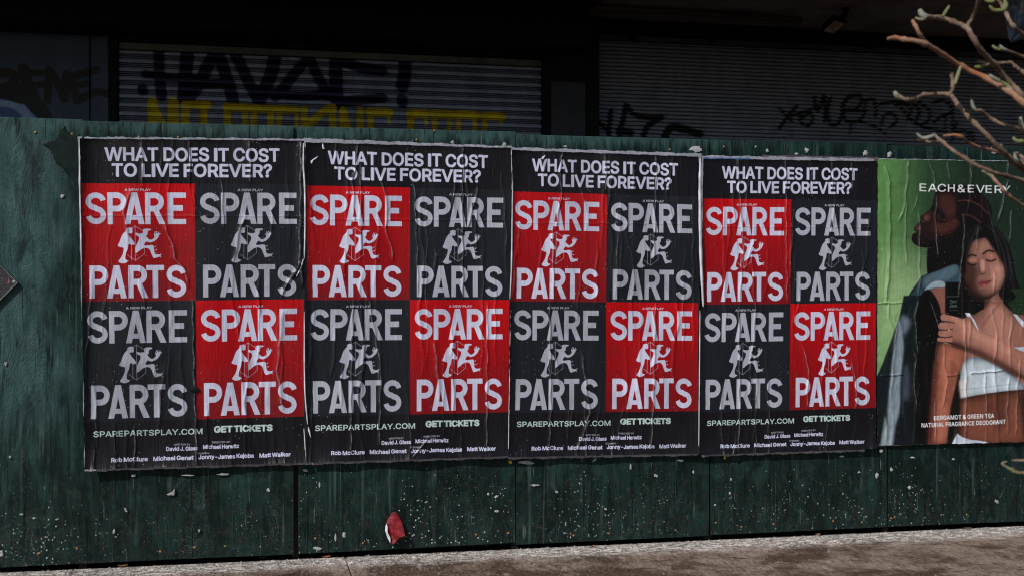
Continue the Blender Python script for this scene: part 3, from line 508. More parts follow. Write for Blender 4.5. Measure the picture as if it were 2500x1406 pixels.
    cv.poly(a8(700, 160, 800, 205, 860, 180, 930, 300, 1060, 350, 1240, 455, 1600, 560, 1600, 900, 1300, 710, 1180, 640, 1040, 560, 900, 490, 760, 440, 640, 400, 586, 382, 600, 362, 640, 358), I(158, 108, 92), smooth=False, blur=1, sh=(I(48, 25, 20), 1.3, 9, -1, -8))
    cv.poly(a8(740, 200, 860, 240, 900, 300, 1100, 370, 1240, 460, 1200, 520, 1000, 420, 800, 330), I(178, 130, 112), .7, blur=5)
    cv.poly(a8(780, 420, 950, 480, 1200, 620, 1330, 720, 1180, 660, 900, 500), I(100, 60, 50), .7, blur=3)
    for (xa, ya, xb, yb, r) in ((640, 188, 730, 205, 30), (625, 262, 720, 262, 32), (622, 326, 715, 322, 30), (600, 378, 700, 385, 17)):
        cv.stroke(a8(xa, ya, xb, yb), 2 * r * k7, I(156, 106, 92), blur=.6)
    for q in (a8(608, 228, 660, 224, 725, 236), a8(606, 296, 660, 298, 712, 290), a8(606, 356, 660, 362, 712, 350)): cv.stroke(q, 2.6, I(36, 18, 18), .9, blur=.8, smooth=True)
    cv.ell(*a8(683, 297)[0], 2, 2, I(190, 170, 160), .9, blur=.5)
    cv.ell(*a8(735, 200)[0], 12, 6, I(182, 136, 118), .6, blur=2.5, rot=.5)
    cv.poly(a8(1238, 455, 1600, 430, 1600, 560, 1336, 495), I(166, 178, 190), blur=.7)
    cv.poly(a8(755, 1190, 800, 1225, 870, 1250, 1000, 1268, 1060, 1300, 700, 1300), I(172, 180, 196), smooth=False, blur=.7)
    # the dark bottle
    cv.poly(a7(650, 1152, 800, 1150, 802, 1406, 792, 1462, 650, 1428), I(12, 13, 13), blur=.6)
    cv.stroke(a7(793, 1155, 795, 1460), 3, I(60, 44, 38), .8, blur=1)
    cv.stroke(a7(660, 1276, 770, 1275), .9, I(110, 120, 112), .8); cv.stroke(a8(690, 128, 760, 128), .7, I(110, 120, 112), .7)
    M = I(96, 128, 104)
    def T7(t, x0, x1, yb, cap, **k):
        (xa, ya), (xb, _) = a7(x0, yb, x1, yb); cv.text(t, xa, xb, ya, cap * k7, **k)
    cv.text('Ze', *[p[0] for p in a7(688, 0, 722, 0)], a7(0, 1332)[0][1], 28 * k7, M, face='b', shear=.25)
    cv.text('n', *[p[0] for p in a7(724, 0, 745, 0)], a7(0, 1332)[0][1], 26 * k7, M, face='b', shear=.25)
    cv.text('State', *[p[0] for p in a7(688, 0, 750, 0)], a7(0, 1368)[0][1], 26 * k7, M, face='b', shear=.25)
    Wt = ink(196, 198, 208)
    x, xs = 435, [('E', 52), ('A', 76), ('C', 66), ('H', 62), ('&', 62), ('E', 46), ('V', 70), ('E', 44), ('R', 56), ('Y', 66)]
    pos = [(435, 487), (506, 580), (588, 655), (676, 730), (757, 820), (846, 893), (917, 988), (1000, 1050), (1078, 1138), (1143, 1211)]
    for (ch, _), (xa, xb) in zip(xs, pos):
        yb = 372 + (xa - 435) / 776 * 9
        cv.text(ch, 2120 + (xa - 3) * k7, 2120 + xb * k7, 360 + yb * k7, 64 * k7, Wt, face='r', bold=.22, fit=True)
    (xa, ya), (xb, yb) = a8(555, 1072, 1070, 1062); cv.text('BERGAMOT & GREEN TEA', xa, xb, ya, 35 * k7, Wt, face='r', bold=.35, slope=(yb - ya) / (xb - xa), track=30)
    (xa, ya), (xb, yb) = a8(450, 1132, 1170, 1117); cv.text('NATURAL FRAGRANCE DEODORANT', xa, xb, ya, 35 * k7, Wt, face='r', bold=.35, slope=(yb - ya) / (xb - xa), track=30)
    # cloth creases, strands of hair, skin mottling and print grain
    rg = np.random.default_rng(4)
    for k in range(70):
        t_ = rg.uniform(0, 1); x0_, y0_ = 850 + t_ * 300 + rg.normal(0, 8), 660 + abs(t_ - .35) * 120; x1_ = x0_ + (t_ - .3) * 260
        cv.stroke(a7(x0_, y0_, x0_ + (x1_ - x0_) * .5, y0_ + 180, x1_, y0_ + rg.uniform(300, 620)) if (t_ > .55) else a7(x0_, y0_, x0_ - 40, y0_ + 70, x0_ - 75 - 20 * t_, y0_ + rg.uniform(120, 250)), .5, I(62, 56, 58) if k % 3 else I(6, 5, 5), rg.uniform(.25, .6), blur=.3, smooth=True)
    for k in range(46):
        x0_ = rg.uniform(90, 400); y0_ = rg.uniform(60, 1000); cv.stroke(a8(x0_, y0_, x0_ - 20, y0_ + 90, x0_ - 14 - rg.uniform(0, 40), y0_ + rg.uniform(150, 300)), rg.uniform(.6, 2.2), I(96, 110, 122) if k % 2 else I(10, 14, 17), rg.uniform(.15, .4), blur=1.0, smooth=True)
    for k in range(26):
        x0_ = rg.uniform(800, 1250); y0_ = rg.uniform(580, 800); cv.stroke(a8(x0_, y0_, x0_ + rg.uniform(-30, 60), y0_ + rg.uniform(20, 60)), 1.0, I(110, 124, 134), .35, blur=.8)
    n1 = sum(gauss(rg.normal(size=(cv.h, cv.w)), g_) * g_ * w_ for g_, w_ in ((1.2, .5), (5, 1.0), (14, 1.6)))
    cv.a = gauss(cv.a.transpose(2, 0, 1)[0], .9)[..., None] * [1, 0, 0] + gauss(cv.a[..., 1], .9)[..., None] * [0, 1, 0] + gauss(cv.a[..., 2], .9)[..., None] * [0, 0, 1]
    cv.a = np.clip(cv.a * (1 + .075 * n1[..., None]), 0, 1) ** 1.2 * .88; cv.a = cv.a * .84 + cv.a.mean(2, keepdims=True) * .16
    return cv.image('deodorant_print')
# ------------------------------------------------------------------ materials
class NT:
    def __init__(s, name):
        s.m = bpy.data.materials.new(name); s.m.use_nodes = True; s.t = s.m.node_tree; s.p = s.t.nodes['Principled BSDF']; s._c = {}
    def n(s, kind, **kw):
        x = s.t.nodes.new(kind)
        for k, v in kw.items():
            if k.startswith('i_'):
                x.inputs[k[2:].replace('_', ' ')].default_value = v
            else: setattr(x, k, v)
        return x
    def l(s, a, b): s.t.links.new(a, b)
    def coord(s, which='Object', scale=(1, 1, 1), loc=(0, 0, 0)):
        key = (which,)
        if key not in s._c: s._c[key] = s.n('ShaderNodeTexCoord')
        mp = s.n('ShaderNodeMapping'); mp.inputs['Scale'].default_value = scale; mp.inputs['Location'].default_value = loc
        s.l(s._c[key].outputs[which], mp.inputs[0]); return mp.outputs[0]
    def noise(s, co, scale=1, detail=4, rough=.55, dist=0):
        x = s.n('ShaderNodeTexNoise'); x.inputs['Scale'].default_value = scale; x.inputs['Detail'].default_value = detail
        x.inputs['Roughness'].default_value = rough; x.inputs['Distortion'].default_value = dist; s.l(co, x.inputs['Vector']); return x.outputs['Fac']
    def vor(s, co, scale, out='Distance', rnd=1):
        x = s.n('ShaderNodeTexVoronoi'); x.inputs['Scale'].default_value = scale; x.inputs['Randomness'].default_value = rnd; s.l(co, x.inputs['Vector']); return x.outputs[out]
    def ramp(s, fac, a, b, va=0, vb=1):
        x = s.n('ShaderNodeMapRange'); x.interpolation_type = 'SMOOTHSTEP'; x.clamp = True
        for i, v in ((1, a), (2, b), (3, va), (4, vb)): x.inputs[i].default_value = v
        s.l(fac, x.inputs[0]); return x.outputs[0]
    def math(s, op, a, b=None, clamp=False):
        x = s.n('ShaderNodeMath', operation=op, use_clamp=clamp)
        for i, v in enumerate((a, b)):
            if v is None: continue
            if isinstance(v, (int, float)): x.inputs[i].default_value = v
            else: s.l(v, x.inputs[i])
        return x.outputs[0]
    def mix(s, fac, a, b, mode='MIX'):
        x = s.n('ShaderNodeMix', data_type='RGBA', blend_type=mode)
        for i, v in ((0, fac), (6, a), (7, b)):
            if isinstance(v, (int, float)): x.inputs[i].default_value = v
            elif isinstance(v, (tuple, list)) or isinstance(v, np.ndarray): x.inputs[i].default_value = tuple(float(q) for q in v)[:3] + (1,)
            else: s.l(v, x.inputs[i])
        return x.outputs[2]
    def bump(s, h, dist, strength=1.0, prev=None):
        x = s.n('ShaderNodeBump'); x.inputs['Distance'].default_value = dist; x.inputs['Strength'].default_value = strength
        s.l(h, x.inputs['Height'])
        if prev: s.l(prev, x.inputs['Normal'])
        s.l(x.outputs[0], s.p.inputs['Normal']); return x.outputs[0]
    def base(s, c):
        if isinstance(c, (tuple, list)) or isinstance(c, np.ndarray): s.p.inputs['Base Color'].default_value = tuple(float(q) for q in c)[:3] + (1,)
        else: s.l(c, s.p.inputs['Base Color'])
    def sep(s, co):
        x = s.n('ShaderNodeSeparateXYZ'); s.l(co, x.inputs[0]); return x.outputs
    def set(s, rough=None, metal=None, spec=None):
        if rough is not None:
            if isinstance(rough, (int, float)): s.p.inputs['Roughness'].default_value = rough
            else: s.l(rough, s.p.inputs['Roughness'])
        if metal is not None: s.p.inputs['Metallic'].default_value = metal
        if spec is not None: s.p.inputs['Specular IOR Level'].default_value = spec
def plain(name, col, rough=.6, metal=0, var=.35, scale=9, bump=0.0005, spec=.5):
    t = NT(name); co = t.coord(); f = t.noise(co, scale, 5, .6)
    f = t.ramp(f, .3, .7); c = np.array(col, float)
    t.base(t.mix(f, c * (1 - var), np.minimum(c * (1 + var), 1))); t.set(rough, metal, spec); t.bump(t.noise(co, scale * 12, 4), bump)
    return t.m

# painted plywood of the hoarding
GROOVES = [float(W(p_, 1200)[0]) for p_ in (245, 470, 1010, 1425, 1604, 1688, 1880, 2290)]
def plywood_mat():
    t = NT('green_plywood_paint'); co = t.coord('Object')
    x, y, z = t.sep(co)
    big = t.noise(t.coord('Object', (1.6, 1, .8)), 1.5, 5, .6, .6)
    streak = t.noise(t.coord('Object', (13, 1, 1.6)), 2.2, 6, .62, .5)
    fine = t.noise(t.coord('Object', (70, 1, 5)), 1.6, 5, .65, .3)
    dark = ink(5, 20, 18, .6); mid = ink(18, 42, 39, .6); pale = ink(60, 86, 86, .6)
    c = t.mix(t.math('MULTIPLY', t.ramp(streak, .36, .68), t.ramp(big, .34, .60, .25, 1.0)), dark, mid)
    c = t.mix(t.math('MULTIPLY', t.math('MULTIPLY', t.ramp(fine, .50, .72), t.ramp(big, .42, .6)), .38), c, ink(38, 60, 57, .6))
    # faded, chalky paint: left end of the hoarding and along the top edge
    xm = t.math('ADD', x, t.math('MULTIPLY', t.math('SUBTRACT', big, .5), 1.1))
    left = t.math('MULTIPLY', t.ramp(xm, -2.72, -2.38, 1, 0), t.ramp(t.math('ADD', z, t.math('MULTIPLY', t.math('SUBTRACT', streak, .5), 1.2)), .35, 1.15))
    zt = t.math('ADD', z, t.math('MULTIPLY', t.math('SUBTRACT', streak, .5), .22))
    top = t.math('MULTIPLY', t.ramp(zt, 2.37, 2.45), t.ramp(xm, .9, 1.9, .85, .12))
    chalk = t.math('MAXIMUM', left, top)
    chalk = t.math('MULTIPLY', chalk, t.ramp(t.noise(t.coord('Object', (9, 1, 2.2), (3, 0, 1)), 1.7, 6, .7, .8), .3, .62, .35, 1))
    c = t.mix(t.math('MULTIPLY', chalk, .72), c, pale)
    # scuffs in the lower half
    sc = t.noise(t.coord('Object', (5, 1, 2.4), (8, 0, 3)), 2.4, 8, .72, 1.2)
    c = t.mix(t.math('MULTIPLY', t.ramp(sc, .55, .72), .42), c, ink(52, 68, 65, .6))
    bl = t.noise(t.coord('Object', (1, 1, .8), (3, 0, 8)), 7.5, 8, .72, .8); c = t.mix(t.math('MULTIPLY', t.ramp(bl, .50, .66), .55), c, ink(34, 55, 51, .6))
    # brown splash-back near the ground
    low = t.ramp(z, .75, .1); d1 = t.noise(t.coord('Object', (6, 1, 5)), 4, 8, .75)
    c = t.mix(t.math('MULTIPLY', t.math('MULTIPLY', t.ramp(d1, .45, .62), low), .6), c, ink(38, 35, 32, .6))
    # dried drips and washed-out runs
    dr = t.noise(t.coord('Object', (24, 1, .55), (4, 0, 0)), 1.3, 3, .5, .3); dm_ = t.noise(t.coord('Object', (1.2, 1, .9), (2, 0, 6)), 2.0, 4, .6)
    c = t.mix(t.math('MULTIPLY', t.math('MULTIPLY', t.ramp(dr, .57, .66), t.ramp(dm_, .46, .60)), .55), c, ink(60, 76, 74, .6))
    dk = t.noise(t.coord('Object', (3.2, 1, 1.4), (6, 0, 2)), 1.6, 7, .68, 1.4); c = t.mix(t.math('MULTIPLY', t.ramp(dk, .50, .66), .6), c, ink(9, 15, 14, .6))
    # long thin scratches
    s1 = t.noise(t.coord('Object', (110, 1, 3.2), (1, 0, 5)), 1.0, 2, .5, .15); s2 = t.noise(t.coord('Object', (30, 1, 6)), 1.0, 2, .5)
    scr = t.math('MULTIPLY', t.ramp(s1, .665, .70), t.ramp(s2, .5, .6))
    c = t.mix(t.math('MULTIPLY', scr, .6), c, ink(104, 116, 112, .55))
    s3 = t.noise(t.coord('Object', (60, 1, 2.2), (9, 0, 5)), 1.0, 3, .5, .25)
    c = t.mix(t.math('MULTIPLY', t.ramp(s3, .385, .33), .85), c, ink(6, 12, 12, .55))
    # open grain splits and grooves in the boards
    xw = t.math('ADD', x, t.math('MULTIPLY', t.math('SUBTRACT', t.noise(t.coord('Object', (1, 1, 1)), 3.0, 3), .5), .012)); gr = None
    for gx in GROOVES:
        e_ = t.ramp(t.math('ABSOLUTE', t.math('SUBTRACT', xw, gx)), .0015, .0034, 1, 0); gr = e_ if gr is None else t.math('MAXIMUM', gr, e_)
    gr = t.math('MULTIPLY', gr, t.ramp(t.noise(t.coord('Object', (2, 1, 1.2), (5, 0, 5)), 2.0, 4, .6), .42, .60, .0, .6)); c = t.mix(gr, c, ink(3, 7, 7, .6))
    # spattered white flecks, thicker towards the ground
    def flecks(scale, base, gain, seed, col, c):
        cc = t.coord('Object', (1, 1, .8), (seed, 0, seed)); dist = t.vor(cc, scale); colr = t.vor(cc, scale, 'Color'); r = t.sep(colr)
        dens = t.math('ADD', t.ramp(z, .95, .05, base, base + gain), t.math('MULTIPLY', t.math('SUBTRACT', t.noise(t.coord('Object', (1, 1, .7), (seed, 0, 0)), 3.3, 6, .7), .5), gain * 3.4))
        rad = t.math('MULTIPLY', t.math('MAXIMUM', t.math('SUBTRACT', dens, r[0]), 0), 1.4)
        rad = t.math('MINIMUM', t.math('MULTIPLY', rad, t.math('POWER', t.math('ADD', r[1], .12), 1.8)), .36)
        edge = t.math('ADD', dist, t.math('MULTIPLY', t.math('SUBTRACT', t.noise(t.coord('Object'), scale * 2.2, 2), .5), .25))
        m = t.ramp(t.math('SUBTRACT', rad, edge), -.02, .05)
        return t.mix(t.math('MULTIPLY', m, .9), c, col), m
    c, m1 = flecks(105, .0, .28, 3.1, ink(185, 190, 190, .6), c)
    c, m2 = flecks(60, .02, .10, 7.7, ink(170, 174, 176, .6), c)
    c, m3 = flecks(240, .02, .30, 5.3, ink(120, 126, 124, .6), c)
    t.base(c)
    t.set(t.ramp(big, .3, .7, .42, .60), spec=.16)
    g1 = t.noise(t.coord('Object', (42, 1, 2.2), (0, 0, 2)), 1.4, 6, .6, .9)
    g2 = t.noise(t.coord('Object', (1.5, 1, .7)), 3.0, 5, .6, 1.6)
    w = t.math('SINE', t.math('MULTIPLY', g2, 70)); w = t.math('MULTIPLY', w, t.math('MULTIPLY', left, .7))
    h = t.math('ADD', t.math('ADD', t.math('MULTIPLY', g1, t.ramp(dm_, .35, .62, .35, 1.0)), t.math('MULTIPLY', w, .35)), t.math('MULTIPLY', fine, .3))
    b = t.bump(h, .0032, .85); b = t.bump(gr, -.004, 1.0, b); t.bump(t.noise(co, 160, 4, .7), .0012, .7, b)
    return t.m
M_PLY = plywood_mat()
def paper_mat(name, image=None, col=None, rough=.42, seed=0.0, grain=1.0, fade=0.0):
    t = NT(name)
    if image:
        ti = t.n('ShaderNodeTexImage', image=image, extension='EXTEND', interpolation='Cubic'); t.l(t.coord('UV'), ti.inputs[0]); c = ti.outputs[0]
    else: c = t.mix(t.ramp(t.noise(t.coord('Object', (1, 1, 1)), 14, 5, .6), .35, .65), np.array(col) * .7, col)
    if fade:     # each sheet has weathered its own way
        c = t.mix(t.math('MULTIPLY', t.ramp(t.noise(t.coord('Object', (1, 1, 1.3), (seed, 0, 3)), 2.2, 5, .65), .4, .7), fade), c, (.018, .016, .018))
    # grime and dried paste
    c = t.mix(t.math('MULTIPLY', t.ramp(t.noise(t.coord('Object', (8, 1, 1.6), (seed, 0, 0)), 2.5, 6, .65), .5, .8), .10), c, (.08, .08, .09))
    cc = t.coord('Object', (1, 1, 1), (seed, 0, seed)); dist = t.vor(cc, 85); r = t.sep(t.vor(cc, 85, 'Color'))
    dens = t.ramp(t.noise(t.coord('Object', (1, 1, 1), (seed * 2, 0, 1)), 3.0, 3, .5), .42, .72, .03, .40)
    rad = t.math('MINIMUM', t.math('MULTIPLY', t.math('MAXIMUM', t.math('SUBTRACT', dens, r[0]), 0), 1.3), .17)
    c = t.mix(t.math('MULTIPLY', t.ramp(t.math('SUBTRACT', rad, dist), -.01, .03), .8), c, (.62, .60, .58))
    t.base(c)
    rr = t.noise(t.coord('Object', (6, 1, 2), (seed, 0, 2)), 3, 4, .6); t.set(t.ramp(rr, .3, .7, rough - .06, rough + .08), spec=.3)
    at = t.n('ShaderNodeAttribute', attribute_name='wear_glint'); wn_ = t.noise(t.coord('Object', (40, 1, 14), (seed, 0, 0)), 2, 5, .7)
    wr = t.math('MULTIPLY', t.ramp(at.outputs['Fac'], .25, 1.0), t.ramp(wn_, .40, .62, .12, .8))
    c = t.mix(t.math('MULTIPLY', wr, .5), c, (.46, .45, .46)); t.base(c)  # pale crease ridges: rubbed ink plus glossy highlight streaks painted into the colour
    g1 = t.noise(t.coord('Object', (30, 1, 3.2), (seed, 0, 0)), 1.5, 3, .5, 1.2)
    g2 = t.noise(t.coord('Object', (95, 1, 14), (seed, 0, 4)), 1.0, 3, .6, .8)
    b = t.bump(g1, .0042 * grain, .8); b = t.bump(g2, .0006 * grain, .7, b)
    return t.m
M_WHITE = paper_mat('bare_white_paper', col=ink(178, 178, 188), rough=.6)
M_TORN = paper_mat('torn_grey_paper', col=(.5, .5, .52), rough=.8)
M_BLACK = plain('black_paint', (.006, .006, .007), .6, spec=.2)
M_SOOT = plain('sooty_steel', (.018, .018, .021), .6)
M_STEELW = plain('galvanised_edge', (.35, .36, .36), .4, .6)
M_WOOD = plain('raw_timber', (.05, .035, .025), .9, scale=5, spec=.1)
M_RUST = plain('rusty_screw', (.42, .20, .055), .7, scale=60)

# ------------------------------------------------------------------ setting: pavement
def pavement_mat():
    t = NT('pavement_concrete'); co = t.coord(); x, y, z = t.sep(co)
    n1 = t.noise(co, 2.2, 8, .65, .4); cs = t.coord('Object', (1, .26, 1)); n2 = t.noise(cs, 26, 9, .85); n3 = t.noise(cs, 75, 6, .85)
    damp = ink(84, 65, 52, .52); dry = ink(138, 120, 107, .52); salt = ink(232, 226, 220, .5)
    c = t.mix(t.ramp(n1, .42, .60), damp, dry)
    c = t.mix(t.math('MULTIPLY', t.ramp(n2, .46, .60), .6), c, ink(64, 50, 42, .55))
    c = t.mix(t.math('MULTIPLY', t.ramp(t.noise(t.coord('Object', (1, .35, 1), (4, 4, 0)), 5.5, 9, .8), .56, .64), .55), c, ink(172, 160, 150, .52))
    streak = t.noise(t.coord('Object', (2.0, 9, 1), (1, 2, 0)), 1.6, 6, .65, .6)
    c = t.mix(t.math('MULTIPLY', t.ramp(streak, .57, .68), .8), c, ink(38, 30, 25, .6))
    yy = t.math('ADD', y, t.math('MULTIPLY', t.math('SUBTRACT', t.noise(t.coord('Object', (1.3, 3, 1)), 1.8, 7, .7), .5), .42))
    band_ = t.ramp(t.math('ADD', yy, t.math('MULTIPLY', x, .01)), -.36, -.14)
    crust = t.math('MULTIPLY', band_, t.ramp(t.noise(t.coord('Object', (1, 1.6, 1)), 16, 9, .88), .46, .55))
    c = t.mix(t.math('MULTIPLY', crust, .95), c, salt)
    grit = t.ramp(n3, .54, .60); c = t.mix(t.math('MULTIPLY', grit, t.math('ADD', t.math('MULTIPLY', band_, .5), .34)), c, ink(178, 172, 168, .62))
    pit = t.ramp(n3, .47, .41); c = t.mix(t.math('MULTIPLY', pit, .65), c, ink(16, 13, 12, .62))
    t.base(c); t.set(t.ramp(n1, .40, .60, .38, .85), spec=.4)
    b = t.bump(n2, .020, .9); t.bump(n3, .008, 1.0, b)
    return t.m
M_PAVE = pavement_mat()
gm = MB(); gm.box(-60, 60, -60, 60, -.30, -.012)
obj('ground', gm.mesh('ground', plain('ground_soil', (.022, .019, .017), .95, spec=.1)), kind='structure')
pv = obj('pavement', None, kind='structure', loc=(0, 0, 0))
# slab joints follow the two joints that show: hit the ground at these pixels
j1a, j1b = G(832, 1352), G(855, 1404); j2a, j2b = G(2062, 1318), G(2120, 1362)
xs0 = [G(855, 1390)[0], G(2075, 1335)[0]]; wslab = (xs0[1] - xs0[0]) / 2
for i in range(-4, 7):
    x0 = xs0[0] + i * wslab
    for (ya, yb) in ((-1.55, -.004), (-3.1, -1.555), (-4.7, -3.105)):
        m = MB(); m.box(x0 + .004, x0 + wslab - .004, ya, yb, -.10, 0.0)
        v = [(p[0], p[1], p[2]) for p in m.v]
        mm = MB(); n = 8; x1 = x0 + .0018; x2 = x0 + wslab - .0018; e = .008
        mm.v = [(x1, ya, -.1), (x2, ya, -.1), (x2, yb, -.1), (x1, yb, -.1), (x1, ya, -e), (x2, ya, -e), (x2, yb, -e), (x1, yb, -e), (x1 + e, ya + e, 0), (x2 - e, ya + e, 0), (x2 - e, yb - e, 0), (x1 + e, yb - e, 0)]
        mm.f = [(0, 3, 2, 1), (8, 9, 10, 11)] + [q for k in range(4) for q in ((k, (k + 1) % 4, 4 + (k + 1) % 4, 4 + k), (4 + k, 4 + (k + 1) % 4, 8 + (k + 1) % 4, 8 + k))]
        obj('paving_slab', mm.mesh('paving_slab', M_PAVE), pv)
# gritty crumbs of concrete and salt lying along the foot of the hoarding
rng = np.random.default_rng(5); v = []; f = []
for k in range(8000):
    x = rng.uniform(-4.2, 4.2); y = -abs(rng.normal(.0, .12)) - .01 if k % 12 else rng.uniform(-1.4, -.05)
    s = rng.uniform(.002, .007) * (1.6 if rng.random() < .08 else 1); n = len(v); a = rng.uniform(0, 6.28)
    for q in range(4): v.append((x + s * rng.uniform(.6, 1.3) * math.cos(a + q * 1.57), y + s * rng.uniform(.6, 1.3) * math.sin(a + q * 1.57), 0.0))
    v.append((x, y, s * rng.uniform(.5, 1.1))); f += [(n, n + 1, n + 4), (n + 1, n + 2, n + 4), (n + 2, n + 3, n + 4), (n + 3, n, n + 4)]
obj('pavement_grit', mesh('pavement_grit', v, f, plain('pale_grit', (.26, .25, .24), .85, var=.6, scale=40)), kind='stuff')

# ------------------------------------------------------------------ the hoarding
def Z(px, py, Y=0): return W(px, py, Y)[2]
def X(px, Y=0): return W(px, 700, Y)[0]
hoard = obj('plywood_hoarding', None, cat='hoarding', label='long green painted plywood hoarding along the pavement with posters pasted on it')
panels = [(-330, 201, (0, 286.0), (201, 292.5), (0, 1384.5), (201, 1374), .005),
          (201, 716, (201, 296.4), (716, 309.5), (205, 1373.5), (716, 1351.2), .016),
          (752, 1257, (752, 310.5), (1257, 322), (752, 1350), (1257, 1324), .004),
          (1259, 1730, (1259, 329), (1730, 341.3), (1259, 1328.5), (1730, 1306.5), .008),
          (1734, 2164, (1734, 341.5), (2164, 350), (1734, 1305.5), (2164, 1285), .003),
          (2168, 2830, (2168, 355), (2500, 361), (2168, 1284.7), (2500, 1271), .006),
          (-950, -332, (0, 286.0), (201, 292.5), (0, 1384.5), (201, 1374), .004), (2832, 3200, (2168, 355), (2500, 361), (2168, 1284.7), (2500, 1271), .004)]
def panel_part(name, xa, xb, ta, tb, ba, bb, lift, parent):
    def zl(p, q, xx, Y=0):
        A, B = W(*p), W(*q); t = (xx - A[0]) / (B[0] - A[0]); return A[2] + (B[2] - A[2]) * t
    x0, x1 = X(xa), X(xb); n = 14; th = .018; m = MB(); cols = []
    for i in range(n + 1):
        t = i / n; xx = x0 + (x1 - x0) * t; dy = -lift * (.35 + .65 * abs(2 * t - 1) ** 2.5) + .0015 * math.sin(t * 7 + x0 * 3)
        zt, zb = zl(ta, tb, xx), zl(ba, bb, xx); c = .002 if i in (0, n) else 0
        m.v += [(xx, dy + th, zb), (xx, dy + c, zb), (xx, dy, zb + .003), (xx, dy, zt - .003), (xx, dy + .003, zt), (xx, dy + th, zt)]
    for i in range(n):
        for k in range(6): m.f.append((i * 6 + k, (i + 1) * 6 + k, (i + 1) * 6 + (k + 1) % 6, i * 6 + (k + 1) % 6))
    m.f += [tuple(range(6)), tuple(n * 6 + k for k in range(6))[::-1]]
    return obj(name, m.mesh(name, M_PLY), parent)
pobj = [panel_part('plywood_panel', *p, hoard) for p in panels]
panel_part('cover_strip', 728, 750.5, (728, 310.2), (750, 310.9), (728, 1351), (750, 1350), .001, hoard)
panel_part('cover_strip', 716.6, 727.4, (716, 309.7), (728, 310.1), (716, 1118), (728, 1118), .001, hoard)
m = MB(); m.box(-7.0, 7.0, .13, .168, .0, .089); obj('sole_plate', m.mesh('sole_plate', M_WOOD), hoard)
m = MB(); m.box(-7.0, 7.0, .05, .088, 1.7, 1.289); obj('mid_rail', m.mesh('mid_rail', M_WOOD), hoard)
stud = MB(); stud.box(-.02, .02, .021, .049, .0, 2.30); stm = stud.mesh('stud', M_WOOD)
for px in (-320, 201, 722, 1258, 1732, 2166, 2600): obj('stud', stm, hoard, loc=(X(px), 0, 0))
# screws
def screws(pts):
    m = MB()
    for px, py in pts:
        p = W(px, py, -.004); r = .0062
        n = len(m.v); k = 8
        m.v += [(p[0] + r * math.cos(a), p[1] - .002, p[2] + r * math.sin(a)) for a in np.linspace(0, 2 * math.pi, k + 1)[:-1]]
        m.v += [(p[0] + .5 * r * math.cos(a), p[1] - .0045, p[2] + .5 * r * math.sin(a)) for a in np.linspace(0, 2 * math.pi, k + 1)[:-1]]
        m.f += [(n + q, n + (q + 1) % k, n + k + (q + 1) % k, n + k + q) for q in range(k)] + [tuple(n + k + q for q in range(k))]
    return m
SCR = [[(86, 324), (176, 328), (93, 1350), (188, 1338)],
       [(235, 333), (339, 335), (435, 335.5), (300, 1346), (391, 1345), (475, 1335), (549, 1332), (647, 1330)],
       [(1017, 342), (1060, 320), (886, 1325), (1162, 1304), (1241, 1300), (770, 1313)],
       [(1365, 371), (1478, 371), (1486, 1301), (1649, 1293), (1400, 1306), (1635, 366)],
       [(1767, 359), (1747, 1275), (1810, 1285), (1888, 1278), (2034, 1271), (2104, 1274)],
       [(2184, 1261), (2298, 1256), (2360, 1255), (2155 + 20, 1264), (2420, 363)]]
for po, pts in zip(pobj, SCR):
    o = obj('screw_head', screws(pts).mesh('screw_head', M_RUST), po); o['kind'] = 'stuff'

# scraps of torn paper and paint left on the panels: outline in photo pixels
def scrap(pts, mat=M_TORN, Y=-.0065, lift=.003, th=.0016):
    P = [W(a, b, Y) for a, b in pts]; c = sum(P) / len(P); n = len(P); m = MB(); back = 0.0 if Y > -.03 else Y + .03
    m.v = [tuple(p) for p in P] + [(p[0] * .86 + c[0] * .14, p[1] - th, p[2] * .86 + c[2] * .14) for p in P] + [(c[0], c[1] - lift, c[2])]
    m.v[:n] = [(p[0], back, p[2]) for p in P]
    for i in range(n): j = (i + 1) % n; m.f += [(i, j, n + j, n + i), (n + i, n + j, 2 * n)]
    return m
def ragged(cx, cy, rx, ry, seed, n=11, rot=0):
    r = random.Random(seed); out = []
    for i in range(n):
        a = 2 * math.pi * i / n; k = r.uniform(.55, 1.2)
        x, y = rx * k * math.cos(a), ry * k * math.sin(a)
        out.append((cx + x * math.cos(rot) - y * math.sin(rot), cy + x * math.sin(rot) + y * math.cos(rot)))
    return out
